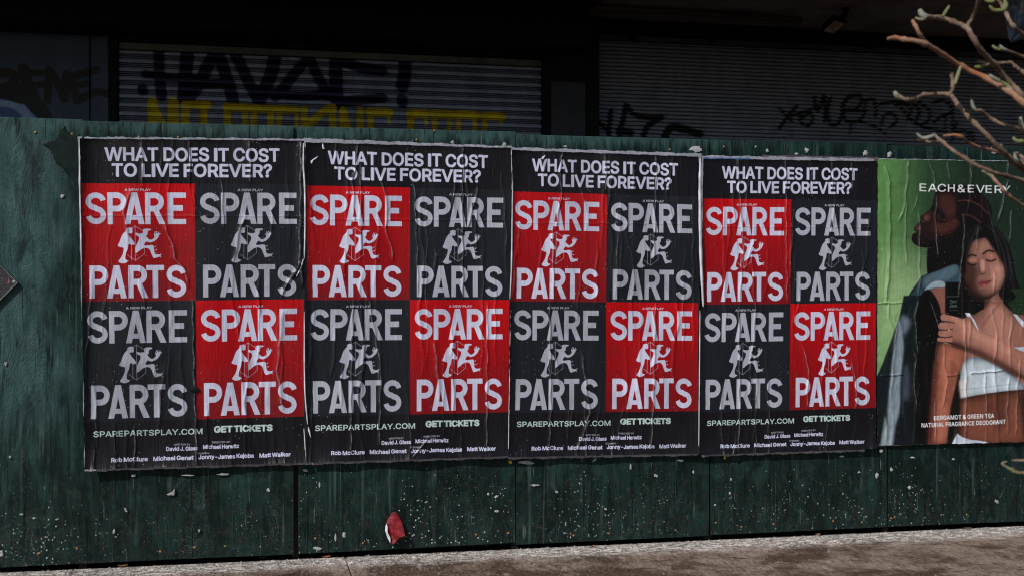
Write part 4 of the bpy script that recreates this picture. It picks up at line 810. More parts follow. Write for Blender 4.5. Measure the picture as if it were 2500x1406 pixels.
RES = [(1, [(406, 1207), (420, 1201), (424, 1195), (427, 1193), (427, 1206), (424, 1210), (418, 1208), (410, 1209)]),
       (1, ragged(307, 1244, 3, 8, 1, rot=-.4)), (1, ragged(278, 1297, 3, 8, 2, rot=.1)), (1, ragged(325, 1160, 8, 4, 3)),
       (1, ragged(461, 1160, 20, 2.4, 4)), (1, ragged(545, 1157, 16, 2.5, 5)), (1, ragged(655, 1196, 5, 6, 6)), (1, ragged(486, 1295, 4, 5, 7)),
       (0, ragged(52, 1255, 6, 3, 8)), (0, ragged(25, 1115, 4, 4, 9)), (0, ragged(83, 1264, 4, 3.4, 10)), (0, ragged(4, 1350, 5, 8, 11)), (0, ragged(14, 888, 5, 6, 31)), (0, ragged(152, 480, 7, 5, 32)),
       (2, ragged(745, 1148, 8, 4, 12)), (2, ragged(780, 1182, 3, 8, 13)), (2, ragged(1246, 1127, 6, 5, 14)), (2, ragged(1212, 1212, 6, 3, 15, rot=-.5)),
       (2, ragged(1213, 1247, 7, 4, 16)), (2, ragged(1192, 1205, 3, 4, 17)), (2, ragged(840, 1305, 5, 10, 18)), (2, ragged(819, 1310, 2.5, 14, 19)), (2, ragged(775, 1338, 11, 5, 20)), (2, ragged(1105, 348, 4, 5, 33)), (2, ragged(1232, 353, 5, 7, 34, rot=.6)),
       (3, ragged(1288, 1128, 24, 6, 21)), (3, ragged(1305, 1184, 12, 3, 22)), (3, ragged(1359, 1200, 4, 4, 23)), (3, ragged(1601, 1160, 6, 4, 24, rot=.6)), (3, ragged(1540, 1138, 2.5, 9, 25)),
       (3, ragged(1452, 1122, 7, 3, 26, rot=-.7)), (3, ragged(1660, 1123, 10, 3, 27)), (3, ragged(1693, 1152, 3, 5, 28)), (3, ragged(1479, 1242, 4, 3, 29)), (3, ragged(1700, 365, 17, 8, 35)), (3, ragged(1380, 358, 6, 2.5, 36)),
       (4, ragged(1785, 1169, 3, 4, 37)), (4, ragged(1782, 1203, 3, 5, 38)), (4, ragged(1770, 1115 + 1, 4, 6, 39)), (4, ragged(2098, 1152, 4, 3, 40)), (4, ragged(2141, 1160, 5, 8, 41)), (4, ragged(2152, 1100, 5, 6, 42)), (4, ragged(2056, 1113, 7, 3, 43)), (4, ragged(1700 + 45, 1232, 4, 3, 44)),
       (4, ragged(1873, 369, 5, 6, 45)), (4, ragged(1970, 367, 5, 7, 46)), (4, ragged(1945, 376, 6, 4, 47)), (4, ragged(2113, 375, 8, 7, 48)), (4, ragged(1845, 359, 3, 3, 49)),
       (5, ragged(2229, 1116, 7, 2.6, 50)), (5, ragged(2221, 1190, 5, 5, 51)), (5, ragged(2434, 1224, 6, 4, 52, rot=.9)), (5, ragged(2153 + 24, 1145, 4, 5, 53)), (5, ragged(2172, 378, 5, 8, 54)), (5, ragged(2430, 372, 9, 5, 55)), (5, ragged(2328, 1120, 3, 3, 56))]
patch = [(101, 352), (112, 347), (128, 343), (143, 330), (149, 309), (158, 303), (165, 318), (175, 327), (200, 326), (200, 470), (182, 448), (165, 430), (150, 410), (137, 402), (128, 380), (118, 362), (108, 358)]
M_DKG = plain('dark_green_overpaint', tuple(ink(13, 26, 24, .6)), .6, scale=20, spec=.16)
obj('overpaint_patch', scrap(patch, M_DKG, Y=-.0075, lift=.0003, th=.0004).mesh('overpaint_patch', M_DKG), pobj[0])
M_YEL = plain('yellow_paper', (.55, .42, .02), .7)
for pi, pts in RES:
    c = np.mean(np.array(pts), 0); mat = M_YEL if abs(c[0] - 1246) < 3 or abs(c[0] - 1770) < 6 else M_TORN
    obj('paper_residue', scrap(pts, mat, lift=.003 + .002 * random.random(), Y=-panels[pi][6] - .002).mesh('paper_residue', mat), pobj[pi])

# ------------------------------------------------------------------ posters
def sheet(name, corners, mat, seed, off, creases=(), nx=330, ny=490, ridges=36, low=.006, edge=None, parent=None, bound=.0012, lifts=(0.012, .006, .004, .008), amp=1.0, folds=(), lw=.018):
    """a pasted sheet: corners in photo pixels TL TR BR BL, real relief standing off the boards"""
    r = np.random.default_rng(seed)
    TL, TR, BR, BL = [W(*c) for c in corners]
    U, V = np.meshgrid(np.linspace(0, 1, nx), np.linspace(0, 1, ny))
    wob = lambda t, s: bound * (np.sin(t * 37 + s) + np.sin(t * 91 + 2 * s) * .6 + np.sin(t * 211 + s * 3) * .5)
    P = ((1 - U)[..., None] * (1 - V)[..., None] * TL + U[..., None] * (1 - V)[..., None] * TR + U[..., None] * V[..., None] * BR + (1 - U)[..., None] * V[..., None] * BL)
    x, z = P[..., 0].copy(), P[..., 2].copy()
    x += wob(V, seed) * (1 - U) ** 8 - wob(V, seed + 4) * U ** 8; z += wob(U, seed + 2) * ((1 - V) ** 8 + V ** 8)
    wm, hm = TR[0] - TL[0], TL[2] - BL[2]; u, v_ = U * wm, V * hm
    h = np.zeros_like(u); wear_glint = np.zeros_like(u)  # second array: ridge mask for abrasion and painted-in gloss streaks
    for k in range(7):      # slack between paper and boards
        fx, fz, p, q = r.uniform(2, 9), r.uniform(.6, 3.5), r.uniform(0, 6.28), r.uniform(-2, 2)
        h += low * .33 * np.sin(fx * u * 2 + q * np.sin(v_ * fz) + p) * np.cos(fz * v_ + p * 2)
    h -= h.min(); h *= amp
    def crease(xc, ya, yb, a, wd, skew):
        d = (u - xc); env = np.clip((v_ - ya) / (yb - ya + 1e-6), 0, 1); env = np.sin(np.pi * env) ** .55
        wl = np.where(d < 0, wd * (1 - skew), wd * (1 + skew))
        return a * env * (1 + (d / wl) ** 2) ** -1.6
    for k in range(ridges):
        xc0 = r.uniform(.02, .98) * wm; L = r.uniform(.12, .75) * (1 if r.random() < .7 else 1.8); ya = r.uniform(-.15, hm - .1); yb = ya + L
        xc = xc0 + r.normal(0, .05) * (v_ - ya) + .010 * r.normal() * np.sin(v_ * r.uniform(4, 14) + r.uniform(0, 6)) + .004 * np.sin(v_ * 31 + k)
        h += amp * crease(xc, ya, yb, r.uniform(.002, .0095), r.uniform(.006, .013), r.uniform(-.6, .6))
        if k % 2: wear_glint = np.maximum(wear_glint, .8 * np.sin(np.pi * np.clip((v_ - ya) / (yb - ya), 0, 1)) * np.exp(-((u - xc) / .0028) ** 2))
    for pts, a, wd in creases:
        q = np.array([W(*p) for p in pts]); zz = q[:, 2]; o = np.argsort(zz)
        xc = np.interp(z, zz[o], q[o, 0]) + .003 * np.sin(z * 40)
        ztop, zbot = zz.max(), zz.min(); env = np.clip(np.minimum((ztop - z) / .05, (z - zbot) / .05) + .3, 0, 1); env[(z > ztop + .02) | (z < zbot - .02)] = 0
        d = x - xc; h += a * env * (1 + (d / (1.45 * wd)) ** 2) ** -1.6; wear_glint = np.maximum(wear_glint, env * np.exp(-(d / (.55 * wd + .0015)) ** 2))
    for pts, a, wd in folds:    # sideways folds: y as a function of x
        q = np.array([W(*p) for p in pts]); zc = np.interp(x, q[:, 0], q[:, 2]) + .002 * np.sin(x * 60); inr = (x > q[0, 0]) & (x < q[-1, 0])
        h += inr * a * (1 + ((z - zc) / wd) ** 2) ** -1.6; wear_glint = np.maximum(wear_glint, .5 * inr * np.exp(-((z - zc) / .003) ** 2))
    l, t, rr, b = lifts
    h += l * np.exp(-u / lw) * (.45 + .55 * np.abs(np.sin(v_ * 2.7 + seed))) + rr * np.exp(-(wm - u) / .02) * np.abs(np.sin(v_ * 5 + seed * 2))
    h += t * np.exp(-v_ / .015) * np.abs(np.sin(u * 9 + seed)) + b * np.exp(-(hm - v_) / .045) * (.4 + .6 * np.abs(np.sin(u * 5.5 + seed)))
    Y = -off - h
    tt = (Y - CAM[1]) / (0 - CAM[1]); x = CAM[0] + (x - CAM[0]) * tt; z = CAM[2] + (z - CAM[2]) * tt
    co = np.stack([x, Y, z], -1).reshape(-1, 3).astype(np.float32)
    me = bpy.data.meshes.new(name); nv = nx * ny; me.vertices.add(nv); me.vertices.foreach_set('co', co.ravel())
    idx = np.arange(nv).reshape(ny, nx); q = np.stack([idx[:-1, :-1], idx[1:, :-1], idx[1:, 1:], idx[:-1, 1:]], -1).reshape(-1, 4).astype(np.int32)
    me.loops.add(q.size); me.loops.foreach_set('vertex_index', q.ravel()); me.polygons.add(len(q))
    me.polygons.foreach_set('loop_start', np.arange(0, q.size, 4, dtype=np.int32)); me.polygons.foreach_set('loop_total', np.full(len(q), 4, np.int32))
    me.polygons.foreach_set('use_smooth', np.ones(len(q), bool))
    uvl = me.uv_layers.new(name='UVMap'); uv = np.stack([U, 1 - V], -1).reshape(-1, 2)[q.ravel()].astype(np.float32); uvl.data.foreach_set('uv', uv.ravel())
    wa = me.attributes.new('wear_glint', 'FLOAT', 'POINT'); wa.data.foreach_set('value', wear_glint.astype(np.float32).ravel())
    me.materials.append(mat); me.update(); me.validate()
    return obj(name, me, parent)
IMG = theatre_print()
def strip(pts, rad, mat, parent, name='curled_edge', base=.026, n=9, side=-1):
    """paper edge rolled forwards: an open half tube following the edge"""
    q = spline([np.array([*p, 0.]) for p in pts], 8); m = MB(); N = len(q)
    for i, (px, py, _) in enumerate(q):
        p = W(px, py); t = i / (N - 1); r0 = rad * (.35 + .65 * math.sin(math.pi * min(1, max(0, t))) ** .4) * (1 + .12 * math.sin(i * 1.7))
        for k in range(n):
            a = R(-20 + 250 * k / (n - 1))
            yy_ = -base - r0 * (1 + math.sin(a)) * .9; tt = (yy_ - CAM[1]) / (0 - CAM[1])
            m.v.append((CAM[0] + (p[0] - CAM[0]) * tt + r0 * math.cos(a), yy_, CAM[2] + (p[2] - CAM[2]) * tt))
    for i in range(N - 1):
        for k in range(n - 1): m.f.append((i * n + k, (i + 1) * n + k, (i + 1) * n + k + 1, i * n + k + 1))
    return obj(name, m.mesh(name, mat, True), parent)
PO = [dict(l=(.038, .006, .006, .022), c=[(195, 339), (743, 344), (745, 1128), (207, 1146)], lab='leftmost black and red theatre poster of the row, bare green boards on its left side',
           cr=[([(346, 338), (347, 460)], .008, .008), ([(463, 340), (463, 452)], .010, .003), ([(608, 340), (611, 450)], .009, .009), ([(735, 345), (731, 640), (738, 700)], .016, .010),
               ([(741, 630), (722, 662), (706, 683), (692, 712), (687, 728)], .012, .006), ([(400, 545), (421, 602), (427, 633), (446, 652), (460, 700)], .011, .009), ([(330, 1040), (328, 1140)], .010, .004),
               ([(470, 735), (474, 940), (480, 1136)], .012, .007), ([(541, 440), (546, 560)], .007, .004), ([(600, 525), (585, 560), (570, 640)], .008, .007), ([(320, 460), (300, 520), (318, 600)], .008, .010),
               ([(690, 760), (676, 900), (690, 1000)], .009, .010)]),
      dict(c=[(746, 348), (1247, 362), (1243, 1113), (749, 1128)], lab='second theatre poster from the left, small white tear beside its headline W',
           cr=[([(874, 350), (870, 400), (860, 440), (863, 480), (865, 545)], .010, .005), ([(880, 400), (882, 620)], .007, .006), ([(932, 440), (946, 508), (940, 555), (954, 602), (960, 640)], .010, .007),
               ([(1011, 445), (1018, 602), (1021, 725)], .009, .004), ([(1131, 357), (1129, 508), (1130, 730)], .012, .004), ([(1168, 455), (1152, 520), (1140, 560)], .009, .005), ([(862, 735), (858, 900), (857, 1110)], .010, .005),
               ([(1046, 1065), (1030, 1090), (1010, 1115)], .010, .004), ([(900, 730), (930, 900), (925, 1090)], .009, .007), ([(1190, 740), (1188, 1100)], .009, .005), ([(1060, 830), (1075, 990)], .008, .010)]),
      dict(c=[(1250, 367), (1706, 383), (1706, 1106), (1242, 1115)], lab='third theatre poster from the left, between two lifted white paper edges',
           cr=[([(1376, 370), (1366, 420), (1372, 470), (1356, 560)], .010, .005), ([(1478, 375), (1480, 470)], .009, .006), ([(1350, 560), (1352, 735)], .009, .006), ([(1603, 380), (1600, 500), (1596, 640)], .010, .004),
               ([(1545, 390), (1548, 470)], .006, .004), ([(1342, 740), (1345, 1000), (1340, 1112)], .011, .005), ([(1600, 740), (1596, 960), (1590, 1100)], .010, .006), ([(1420, 860), (1440, 1010), (1410, 1100)], .009, .006)]),
      dict(c=[(1717, 388), (2141, 394.5), (2139, 1095), (1707, 1110)], lab='fourth theatre poster from the left, rolled white left edge, next to the green poster',
           cr=[([(1803, 386), (1805, 470), (1815, 600), (1806, 740)], .009, .005), ([(1919, 388), (1920, 560), (1922, 740)], .010, .004), ([(2032, 390), (2033, 470)], .009, .004), ([(2080, 390), (2082, 470)], .008, .003),
               ([(1804, 745), (1806, 1000), (1803, 1105)], .011, .004), ([(1958, 840), (1975, 900), (1970, 1000)], .009, .005), ([(2080, 880), (2092, 960), (2088, 1000)], .009, .006)])]
POSTERS = []
for i, d in enumerate(PO):
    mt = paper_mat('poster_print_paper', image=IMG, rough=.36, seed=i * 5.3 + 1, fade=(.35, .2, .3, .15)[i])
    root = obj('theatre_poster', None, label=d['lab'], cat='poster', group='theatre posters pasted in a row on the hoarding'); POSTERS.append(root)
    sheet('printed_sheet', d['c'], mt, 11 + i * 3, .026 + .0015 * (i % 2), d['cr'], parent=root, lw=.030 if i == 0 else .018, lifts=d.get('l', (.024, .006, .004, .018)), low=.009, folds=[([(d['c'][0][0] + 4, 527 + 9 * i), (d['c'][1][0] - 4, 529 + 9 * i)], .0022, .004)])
# white backing sheets whose margins show round the posters
BK = [[(190, 335), (746, 339.5), (747, 1133), (207, 1150)], [(741, 337.5), (1250, 358), (1247, 1117), (745, 1134)], [(1246, 360), (1712, 376), (1703, 1111), (1240, 1120)], [(1713, 380), (2135, 388), (2110, 1101), (1712, 1114)]]
mb_ = [paper_mat('backing_paper', col=ink(132, 132, 142), rough=.6, seed=3.0)]
for i, c in enumerate(BK): sheet('backing_sheet', c, mb_[0], 50 + i, .016, nx=240, ny=40, ridges=30, amp=.3, low=.001, parent=POSTERS[i], lifts=(.001, .001, .001, .001), bound=.0022)
mblue = paper_mat('blue_paper', col=(.10, .22, .50)); mpur = paper_mat('mauve_paper', col=(.13, .10, .13))
sheet('old_blue_sheet', [(1716, 385), (1835, 387), (1835, 400), (1716, 400)], mblue, 60, .0215, nx=60, ny=8, ridges=2, low=.001, parent=POSTERS[3], lifts=(0, 0, 0, 0))
sheet('old_mauve_sheet', [(1860, 379), (2146, 384.5), (2146, 402), (1860, 402)], mpur, 61, .0095, nx=60, ny=8, ridges=2, low=.001, parent=POSTERS[3], lifts=(0, 0, 0, 0))
strip([(1710, 388), (1709, 470), (1711, 620), (1717, 748)], .0105, M_WHITE, POSTERS[3], base=.052)
strip([(1709, 757), (1708, 900), (1706, 1108)], .004, M_WHITE, POSTERS[3], base=.046)
strip([(741, 350), (741, 410), (744, 455), (745, 540), (743, 632)], .0055, M_WHITE, POSTERS[1], base=.046)
strip([(741, 632), (734, 655), (724, 675)], .004, M_WHITE, POSTERS[1], base=.046)
strip([(743, 760), (744, 940), (751, 1035)], .004, M_WHITE, POSTERS[1], base=.046)
strip([(742, 1045), (745, 1090), (747, 1126)], .003, M_WHITE, POSTERS[1], base=.046)
strip([(1249, 368), (1251, 450), (1249, 640), (1245, 730)], .0045, M_WHITE, POSTERS[2], base=.046)
strip([(1247, 740), (1245, 900), (1241, 1112)], .0035, M_WHITE, POSTERS[2], base=.046)
strip([(194, 342), (196, 500), (199, 640)], .004, M_WHITE, POSTERS[0], base=.056)
# small tears showing white paper
for k, (pts, root) in enumerate([([(753, 398), (760, 392), (770, 385), (779, 380), (773, 388), (764, 393), (760, 402)], 1), ([(788, 348), (791, 360), (793, 366), (788, 365), (786, 357)], 1),
                                 (ragged(1327, 385, 7, 3, 70, rot=-.9), 2), (ragged(478, 950, 14, 10, 71), 0), ([(752, 1038), (757, 1050), (760, 1070), (756, 1062), (752, 1050)], 1)]):
    obj('paper_tear', scrap(pts, M_WHITE if k != 3 else M_TORN, Y=-.048, lift=.004).mesh('paper_tear', M_WHITE if k != 3 else M_BLACK), POSTERS[root])

dm = paper_mat('deodorant_print_paper', image=deodorant_print(), rough=.36, seed=31, grain=.7)
dp = obj('deodorant_poster', None, label='green poster with a man in profile and a woman, both eyes closed', cat='poster')
def z7(*p): return [(2120 + a / 3.516, 360 + b / 3.516) for a, b in zip(p[::2], p[1::2])]
def z8(*p): return [(2120 + a / 3.516, 720 + b / 3.516) for a, b in zip(p[::2], p[1::2])]
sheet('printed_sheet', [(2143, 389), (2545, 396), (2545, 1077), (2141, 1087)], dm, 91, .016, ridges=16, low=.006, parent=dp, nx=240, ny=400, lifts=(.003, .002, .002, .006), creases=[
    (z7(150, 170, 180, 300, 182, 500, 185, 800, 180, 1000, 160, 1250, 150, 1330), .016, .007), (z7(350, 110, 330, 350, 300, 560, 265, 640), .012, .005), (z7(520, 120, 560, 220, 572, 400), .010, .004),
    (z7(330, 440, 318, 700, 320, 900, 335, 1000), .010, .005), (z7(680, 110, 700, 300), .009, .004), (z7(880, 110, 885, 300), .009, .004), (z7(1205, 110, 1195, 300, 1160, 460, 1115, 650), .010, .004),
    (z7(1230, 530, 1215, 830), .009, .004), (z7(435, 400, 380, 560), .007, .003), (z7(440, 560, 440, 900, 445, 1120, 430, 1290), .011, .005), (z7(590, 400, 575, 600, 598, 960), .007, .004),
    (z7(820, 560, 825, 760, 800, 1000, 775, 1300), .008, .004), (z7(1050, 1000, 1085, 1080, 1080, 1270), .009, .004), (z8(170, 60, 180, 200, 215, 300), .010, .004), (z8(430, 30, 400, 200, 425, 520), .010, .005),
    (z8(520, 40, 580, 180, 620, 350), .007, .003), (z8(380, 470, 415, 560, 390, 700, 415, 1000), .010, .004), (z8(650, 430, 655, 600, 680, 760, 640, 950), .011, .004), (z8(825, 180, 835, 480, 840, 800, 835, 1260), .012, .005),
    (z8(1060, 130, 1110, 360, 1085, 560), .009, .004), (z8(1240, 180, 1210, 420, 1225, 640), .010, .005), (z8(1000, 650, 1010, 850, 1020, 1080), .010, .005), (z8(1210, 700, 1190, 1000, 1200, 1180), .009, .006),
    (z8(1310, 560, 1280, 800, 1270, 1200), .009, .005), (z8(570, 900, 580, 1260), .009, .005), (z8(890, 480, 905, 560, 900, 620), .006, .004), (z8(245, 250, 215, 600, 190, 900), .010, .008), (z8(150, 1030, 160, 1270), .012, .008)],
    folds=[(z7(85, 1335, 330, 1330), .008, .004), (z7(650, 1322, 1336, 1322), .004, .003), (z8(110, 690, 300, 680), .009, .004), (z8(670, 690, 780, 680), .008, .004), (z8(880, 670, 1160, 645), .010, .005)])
sheet('backing_sheet', [(2144, 387.5), (2545, 394.5), (2545, 1072), (2141, 1089)], mb_[0], 92, .010, nx=100, ny=40, ridges=6, amp=.3, low=.001, parent=dp, lifts=(0, 0, 0, 0))

# ------------------------------------------------------------------ red torn scrap and the diamond plate
def lean_scrap():
    out = [(957, 1250), (965, 1248), (972, 1256), (980, 1270), (984, 1284), (989, 1306), (983, 1310), (975, 1311), (968, 1320), (960, 1328), (953, 1322), (948, 1308), (944, 1292), (941, 1280), (946, 1268)]
    lift = [.004, .004, .006, .010, .022, .050, .052, .045, .035, .030, .018, .010, .006, .005, .004]
    P = [W(a, b, -.012 - l) for (a, b), l in zip(out, lift)]; m = MB(); n = len(P)
    mid = [W(960, 1276, -.030), W(966, 1296, -.050), W(957, 1306, -.028)]
    m.v = [tuple(p) for p in P] + [tuple(p) for p in mid]; A, B, Cc = n, n + 1, n + 2
    m.f = [(0, 1, A), (1, 2, A), (2, 3, A), (3, 4, A), (4, B, A), (4, 5, B), (5, 6, B), (6, 7, B), (7, 8, B), (8, Cc, B), (8, 9, Cc), (9, 10, Cc), (10, 11, Cc), (11, 12, Cc), (12, A, Cc), (12, 13, A), (13, 14, A), (14, 0, A), (A, B, Cc)]
    return m
t = NT('red_torn_paper'); co = t.coord(); t.base(t.mix(t.ramp(t.noise(co, 30, 5, .6), .35, .7), ink(88, 5, 12, .65), ink(126, 22, 32, .65))); t.set(.5); t.bump(t.noise(co, 60, 4), .004)
rs = obj('red_paper_scrap', None, label='crumpled red torn paper scrap sticking out from the foot of the green boards', cat='paper scrap')
obj('red_sheet', lean_scrap().mesh('red_sheet', t.m), rs)
m = MB(); P = [W(a, b, -.020 - l) for a, b, l in ((944, 1278, 0), (946, 1286, .02), (946, 1298, .03), (953, 1312, .03), (953, 1325, .02), (945, 1310, .01), (940, 1294, 0), (941, 1283, 0))]
m.v = [tuple(p) for p in P]; m.f = [(0, 1, 7), (1, 2, 6), (1, 6, 7), (2, 5, 6), (2, 3, 5), (3, 4, 5)]
obj('white_torn_edge', m.mesh('white_torn_edge', M_WHITE), rs)
sgn = obj('diamond_sign', None, label='dark diamond shaped metal plate bolted to the hoarding at its left end', cat='sign')
c0 = W(46, 690); c1 = W(0, 645.5); c2 = W(0, 738); s_ = (c0[0] - c1[0]); hz = (c1[2] - c2[2]) / 2 / s_; Ld = .62
zc = c0[2]; cxx = c0[0] - Ld / 2
def dia(k, Y): return [(cxx + k * Ld / 2, Y, zc), (cxx, Y, zc + k * Ld / 2 * hz), (cxx - k * Ld / 2, Y, zc), (cxx, Y, zc - k * Ld / 2 * hz)]
m = MB(); m.v = dia(1, -.012) + dia(1, -.019) + dia(.985, -.022); m.f = [(0, 1, 2, 3), (8, 11, 10, 9)] + [q for k in range(4) for q in ((k, 4 + k, 4 + (k + 1) % 4, (k + 1) % 4), (4 + k, 8 + k, 8 + (k + 1) % 4, 4 + (k + 1) % 4))]
t = NT('dark_scratched_plate'); co = t.coord(); c = t.mix(t.ramp(t.noise(t.coord('Object', (3, 1, 12)), 9, 6, .7), .35, .7), ink(26, 26, 30), ink(52, 50, 52)); t.base(c); t.set(.45); t.bump(t.noise(co, 90, 4), .001)
pl = obj('plate', m.mesh('plate', t.m), sgn)
e = MB()
def bar(a, b, w):
    a, b = np.array(a), np.array(b); d = (b - a) / np.linalg.norm(b - a); nrm = np.cross(d, [0, 1, 0]) * w
    e.add([a - nrm, b - nrm, b + nrm, a + nrm, a - nrm + [0, -.003, 0], b - nrm + [0, -.003, 0], b + nrm + [0, -.003, 0], a + nrm + [0, -.003, 0]], [(4, 5, 6, 7), (0, 1, 5, 4), (2, 3, 7, 6), (1, 2, 6, 5), (3, 0, 4, 7)])
q = dia(.985, -.0215)
bar(q[3], q[0], .0032); bar(q[0], q[1], .0012)
obj('worn_rim', e.mesh('worn_rim', M_STEELW), sgn)
bm_ = MB(); p = W(34.5, 688, -.022); k = 12
for rr, yy in ((.0085, 0), (.0085, .004), (.005, .0065)): bm_.v += [(p[0] + rr * math.cos(a), p[1] - yy, p[2] + rr * math.sin(a)) for a in np.linspace(0, 2 * math.pi, k + 1)[:-1]]
bm_.f = [(j * k + i, j * k + (i + 1) % k, (j + 1) * k + (i + 1) % k, (j + 1) * k + i) for j in range(2) for i in range(k)] + [tuple(2 * k + i for i in range(k))]
obj('bolt', bm_.mesh('bolt', plain('bolt_steel', (.5, .5, .5), .35, .3)), sgn)
mp = plain('faded_pink_paint', (.35, .14, .13), .6)
obj('paint_mark', scrap([(20, 672), (22, 684), (24, 689), (22, 692), (17.5, 693), (20.5, 686)], mp, Y=-.0222, lift=.0006, th=.0005).mesh('paint_mark', mp), sgn)
# the mark must sit on the plate, not sink to the boards
for vv in bpy.data.meshes['paint_mark'].vertices:
    if vv.co.y > -.01: vv.co.y = -.0221

# ------------------------------------------------------------------ building behind
YB = 2.6
bld = obj('shop_building', None, label='dark shopfront building behind the hoarding with closed roller shutters', cat='building')
DX = X
def spray_canvas(x0, x1, z0, z1, res):
    cv = Canvas(x0, z1, x1, z0, int((x1 - x0) / res), int((z1 - z0) / res), (0, 0, 0)); cv.ky = cv.h / (z0 - z1); return cv
class Spray:
    def __init__(s, x0, x1, z0, z1, res, Y, base):
        s.x0, s.x1, s.z0, s.z1, s.Y = x0, x1, z0, z1, Y; s.cv = Canvas(x0, -z1, x1, -z0, int((x1 - x0) / res), int((z1 - z0) / res), base)
    def p(s, pts): return [(q[0], -q[2]) for q in (W(a, b, s.Y) for a, b in pts)]
    def st(s, pts, wpx, col, smooth=False, blur=.004, alpha=1):
        s.cv.stroke(s.p(pts), wpx * (abs(s.p([(700, 200), (800, 200)])[1][0] - s.p([(700, 200), (800, 200)])[0][0]) / 100), col, alpha, blur, smooth)
    def po(s, pts, col, blur=.004): s.cv.poly(s.p(pts), col, 1, blur)
    def mat(s, name, rough=.5, metal=0, bump=None, tint=.3):
        t = NT(name); im = s.cv.image(name); g = t.n('ShaderNodeNewGeometry'); mp = t.n('ShaderNodeMapping')
        # paint lies on the place itself: read from the position in the street
        xyz = t.sep(g.outputs['Position']); cx_ = t.n('ShaderNodeCombineXYZ')
        t.l(t.math('DIVIDE', t.math('SUBTRACT', xyz[0], s.x0), s.x1 - s.x0), cx_.inputs[0]); t.l(t.math('DIVIDE', t.math('SUBTRACT', xyz[2], s.z0), s.z1 - s.z0), cx_.inputs[1])
        ti = t.n('ShaderNodeTexImage', image=im, extension='EXTEND', interpolation='Linear'); t.l(cx_.outputs[0], ti.inputs[0])
        d = t.n('ShaderNodeMapping'); d.inputs['Scale'].default_value = (3, 1, 1.2); t.l(g.outputs['Position'], d.inputs[0])
        f = t.ramp(t.noise(d.outputs[0], 3, 6, .65), .3, .75, 1 - tint, 1)
        t.base(t.mix(1.0, ti.outputs[0], f, 'MULTIPLY')); t.set(rough, metal); t.bump(t.noise(g.outputs['Position'], 80, 3), .0006); return t.m
S1 = (.36, .40, .56); PUR = (.020, .008, .070); YEL = (.95, .75, .0)
xa, xb = DX(290, YB), DX(1320, YB); zt1 = W(290, 100, YB)[2]; zt1b = W(1320, 140, YB)[2]
sp = Spray(xa - .05, xb + .05, 1.7, 3.8, .003, YB - .02, S1)
def r2(*p): return [(280 + a / 4.31, 90 + b / 4.31) for a, b in zip(p[::2], p[1::2])]
def r3(*p): return [(820 + a / 3.676, 90 + b / 3.676) for a, b in zip(p[::2], p[1::2])]
for pts, w in ((r2(462, 150, 470, 400, 490, 620), 26), (r2(320, 395, 600, 430, 900, 440), 20), (r2(765, 160, 745, 400, 725, 640), 32), (r2(1060, 170, 980, 300, 900, 470, 780, 650), 30), (r2(1090, 170, 1150, 350, 1200, 500, 1250, 700), 30),
               (r2(860, 500, 1210, 490), 26), (r2(1270, 190, 1350, 350, 1430, 520, 1520, 680), 28), (r2(1690, 200, 1650, 380, 1580, 540, 1520, 690), 32), (r2(2040, 220, 1900, 380, 1780, 530, 1690, 630), 26), (r2(2050, 220, 2120, 380, 2200, 520, 2260, 620), 26),
               (r2(1680, 600, 1960, 620, 2250, 610), 24), (r2(2330, 220, 2330, 480, 2345, 710), 34), (r3(20, 200, 200, 270, 420, 305), 26), (r3(20, 590, 200, 570, 420, 550), 26), (r3(610, 150, 625, 300, 600, 440), 34), (r3(595, 560, 600, 590), 28), (r2(290, 545, 295, 570), 24)):
    sp.st(pts, w, PUR, smooth=len(pts) > 2)
YL = [(r2(395, 690, 400, 920), 26), (r2(400, 690, 500, 900, 520, 960), 14), (r2(612, 690, 612, 940), 28), (r2(745, 715, 745, 940), 22), (r2(740, 712, 975, 715), 22), (r2(935, 715, 935, 960), 20),
      (r2(1185, 730, 1185, 960), 19), (r2(1180, 735, 1390, 745), 22), (r2(1370, 740, 1370, 960), 14), (r2(1465, 745, 1465, 970), 17), (r2(1460, 750, 1670, 760), 22), (r2(1640, 750, 1640, 970), 17),
      (r2(1740, 755, 1730, 980), 15), (r2(1730, 760, 1910, 770), 22), (r2(1915, 770, 1915, 960), 10), (r2(1995, 760, 1995, 990), 18), (r2(2010, 930, 2110, 870, 2230, 760, 2300, 750), 22), (r2(2290, 750, 2300, 1000), 20),
      (r3(65, 655, 70, 860), 19), (r3(75, 660, 130, 860), 14), (r3(220, 655, 222, 860), 19), (r3(315, 670, 315, 870), 17), (r3(310, 672, 480, 680), 24), (r3(480, 680, 480, 770), 9),
      (r3(675, 680, 675, 900), 20), (r3(670, 685, 810, 692), 24), (r3(815, 690, 815, 785), 10), (r3(890, 690, 890, 900), 14), (r3(885, 690, 1040, 700), 24), (r3(1022, 700, 1022, 900), 13), (r3(1105, 690, 1105, 900), 13), (r3(1100, 695, 1265, 705), 24), (r3(1252, 700, 1252, 900), 14),
      (r3(1340, 705, 1340, 900), 15), (r3(1335, 710, 1495, 715), 24), (r3(1490, 715, 1490, 775), 10)]
for pts, w in YL: sp.st(pts, w * .92, YEL, blur=.002)
M_SH1 = sp.mat('shutter_havoc_paint', .45, .2)
s2 = Spray(DX(1455, YB), DX(2900, YB), 1.7, 3.9, .004, YB - .02, (.30, .32, .40))
def r4(*p): return [(1400 + a / 3.514, b / 3.514) for a, b in zip(p[::2], p[1::2])]
def r5(*p): return [(2000 + a / 2.812, b / 2.812) for a, b in zip(p[::2], p[1::2])]
K = (.006, .006, .008)
